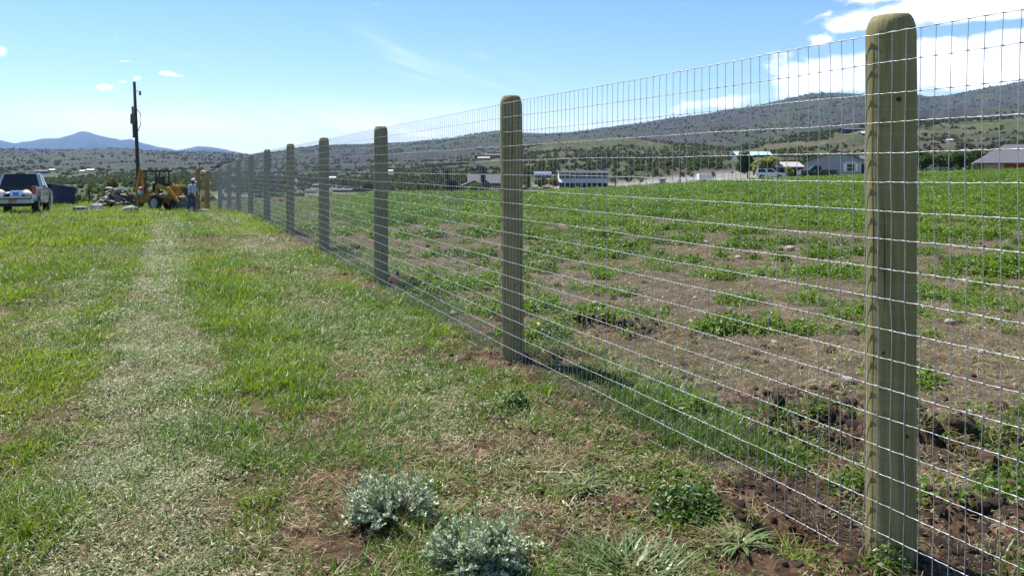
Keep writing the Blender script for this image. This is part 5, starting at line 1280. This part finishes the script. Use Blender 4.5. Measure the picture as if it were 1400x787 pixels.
# survey flags in the field
M_PINK = mat('pink_flag', (.85, .16, .22), .6)
for i, (px, py, Y, lab) in enumerate(((384, 274, 38, 'bright pink survey flag seen between the fifth and sixth posts'), (375, 276, 44, 'small pink survey flag left of the bright pink one'), (349, 276, 48, 'faint pink survey flag left of the sixth post'))):
    x = T(px) * Y; z = gz(x, Y); zt2 = CAMH + (231 - py) / FPX * Y
    o = empty('survey_flag', (x, Y, z), 0, lab, 'survey flag', 'pink survey flags')
    MB().tube([(0, 0, 0), (0, 0, max(.3, zt2 - z + .08))], .006, 5).build('stake', M_STAPLE, o)
    s = (.11, .06, .05)[i]; MB().add([(-s, 0, zt2 - z - s * .5), (s, .03, zt2 - z - s * .6), (s, .02, zt2 - z + s * .7), (-s, -.02, zt2 - z + s * .6), (-s, .008, zt2 - z - s * .5), (s, .038, zt2 - z - s * .6), (s, .028, zt2 - z + s * .7), (-s, -.012, zt2 - z + s * .6)], [(0, 1, 2, 3), (7, 6, 5, 4), (0, 4, 5, 1), (1, 5, 6, 2), (2, 6, 7, 3), (3, 7, 4, 0)]).build('flag', M_PINK, o)

# ------------------------------------------------------------------ the man by the gate
def skin(name, joints, edges, m, parent=None, sub=2):
    """joints: list of (x, y, z, rx, ry); edges as pairs"""
    me = bpy.data.meshes.new(name); me.from_pydata([j_[:3] for j_ in joints], edges, [])
    o = bpy.data.objects.new(name, me); COL.objects.link(o)
    o.modifiers.new('s', 'SKIN'); sv = me.skin_vertices[0].data
    for i, j_ in enumerate(joints): sv[i].radius = (j_[3], j_[4] if len(j_) > 4 else j_[3]); sv[i].use_root = i == 0
    md = o.modifiers.new('u', 'SUBSURF'); md.levels = sub; md.render_levels = sub
    dg = bpy.context.evaluated_depsgraph_get(); n_me = bpy.data.meshes.new_from_object(o.evaluated_get(dg)); o.modifiers.clear(); o.data = n_me
    n_me.materials.clear(); n_me.materials.append(m)
    for p in n_me.polygons: p.use_smooth = True
    if parent: o.parent = parent
    return o
M_SKIN = mat('skin', (.22, .11, .07), .55); M_SHIRT = mat('pale_blue_shirt', (.42, .48, .62), .85, var=.1, vscale=6); M_JEAN = mat('blue_jeans', (.045, .075, .17), .9, var=.2, vscale=6); M_HAT = mat('pale_cap', (.62, .58, .52), .8); M_HAIR = mat('dark_hair', (.02, .016, .012), .8); M_BOOT = mat('brown_boot', (.05, .03, .02), .7)
Ym = 43.0; xm = T(262) * Ym; zm = gz(xm, Ym)
man = empty('person', (xm, Ym, zm), R(-20), 'man in a pale blue shirt, jeans and pale cap standing beside the backhoe looking down', 'person')
# facing +x, left = +y
jb = [(0, 0, .93, .15, .13), (.01, 0, 1.12, .14, .12), (.03, 0, 1.32, .16, .12), (.05, 0, 1.45, .10, .09), (.085, 0, 1.53, .055), (.12, 0, 1.62, .085, .095), (.13, 0, 1.70, .075, .085),
      (.05, .18, 1.42, .065), (.08, .25, 1.16, .048), (.26, .22, 1.00, .038), (.33, .19, .95, .036), (.05, -.18, 1.42, .065), (.06, -.26, 1.15, .048), (.24, -.20, .96, .038), (.31, -.17, .90, .036),
      (.0, .10, .88, .10), (.10, .13, .50, .065), (.02, .13, .10, .045), (.14, .14, .04, .04), (.0, -.10, .88, .10), (-.06, -.13, .50, .065), (-.16, -.14, .10, .045), (-.04, -.15, .04, .04)]
eb = [(0, 1), (1, 2), (2, 3), (3, 4), (4, 5), (5, 6), (2, 7), (7, 8), (8, 9), (9, 10), (2, 11), (11, 12), (12, 13), (13, 14), (0, 15), (15, 16), (16, 17), (17, 18), (0, 19), (19, 20), (20, 21), (21, 22)]
body = skin('body', jb, eb, M_SKIN, man)
sh = skin('shirt', [(0, 0, .92, .175, .155), (.01, 0, 1.12, .165, .145), (.03, 0, 1.32, .18, .14), (.045, 0, 1.47, .105, .10), (.05, .19, 1.41, .085), (.08, .26, 1.18, .068), (.19, .24, 1.07, .055), (.05, -.19, 1.41, .085), (.06, -.27, 1.17, .068), (.17, -.24, 1.05, .055)],
          [(0, 1), (1, 2), (2, 3), (2, 4), (4, 5), (5, 6), (2, 7), (7, 8), (8, 9)], M_SHIRT, man)
skin('jeans', [(0, 0, .92, .165, .15), (.0, .10, .82, .115), (.10, .13, .50, .085), (.03, .13, .12, .072), (.0, -.10, .82, .115), (-.06, -.13, .50, .085), (-.15, -.14, .12, .072)], [(0, 1), (1, 2), (2, 3), (0, 4), (4, 5), (5, 6)], M_JEAN, man)
for yy, xx in ((.135, .04), (-.145, -.14)): MB().box((xx + .04, yy, .05), (.28, .10, .10)).build('boot', M_BOOT, man, bevel=.03)
hd_ = MB().lathe([(.115, -.01), (.118, .03), (.10, .085), (.05, .115), (.001, .12)], n=18).build('cap', M_HAT, man, smooth=True); hd_.location = (.115, 0, 1.69); hd_.rotation_euler = (0, R(18), 0)
MB().add([(.08, -.09, .0), (.22, -.06, -.02), (.22, .06, -.02), (.08, .09, .0), (.08, -.09, -.015), (.22, -.06, -.035), (.22, .06, -.035), (.08, .09, -.015)], [(0, 1, 2, 3), (7, 6, 5, 4), (0, 4, 5, 1), (1, 5, 6, 2), (2, 6, 7, 3), (3, 7, 4, 0)]).build('peak', M_HAT, hd_)
MB().lathe([(.10, -.09), (.108, -.03), (.104, .02)], n=16).build('hair', M_HAIR, man, smooth=True).location = (.10, 0, 1.655)
for s in (-1, 1):
    h0 = Vector((.33, .19, .95)) if s > 0 else Vector((.31, -.17, .90))
    for f in range(4):
        MB().tube([h0 + Vector((.02, (f - 1.5) * .018, -.01)), h0 + Vector((.055, (f - 1.5) * .018, -.035)), h0 + Vector((.05, (f - 1.5) * .016, -.075 + .006 * abs(f - 1.5)))], [.010, .009, .007], 6).build('finger', M_SKIN, man, smooth=True)
    MB().tube([h0 + Vector((0, -s * .03, 0)), h0 + Vector((.035, -s * .045, -.02)), h0 + Vector((.055, -s * .03, -.04))], [.011, .010, .008], 6).build('thumb', M_SKIN, man, smooth=True)
tl = MB().tube([(.30, -.02, .93), (.62, .05, .52)], [.014, .014], 8).build('long_tool', M_TAN, None); tl.location = man.location; tl.rotation_euler = man.rotation_euler; tag(tl, 'pale wooden tool handle held by the man, pointing down to the gate', 'tool handle')
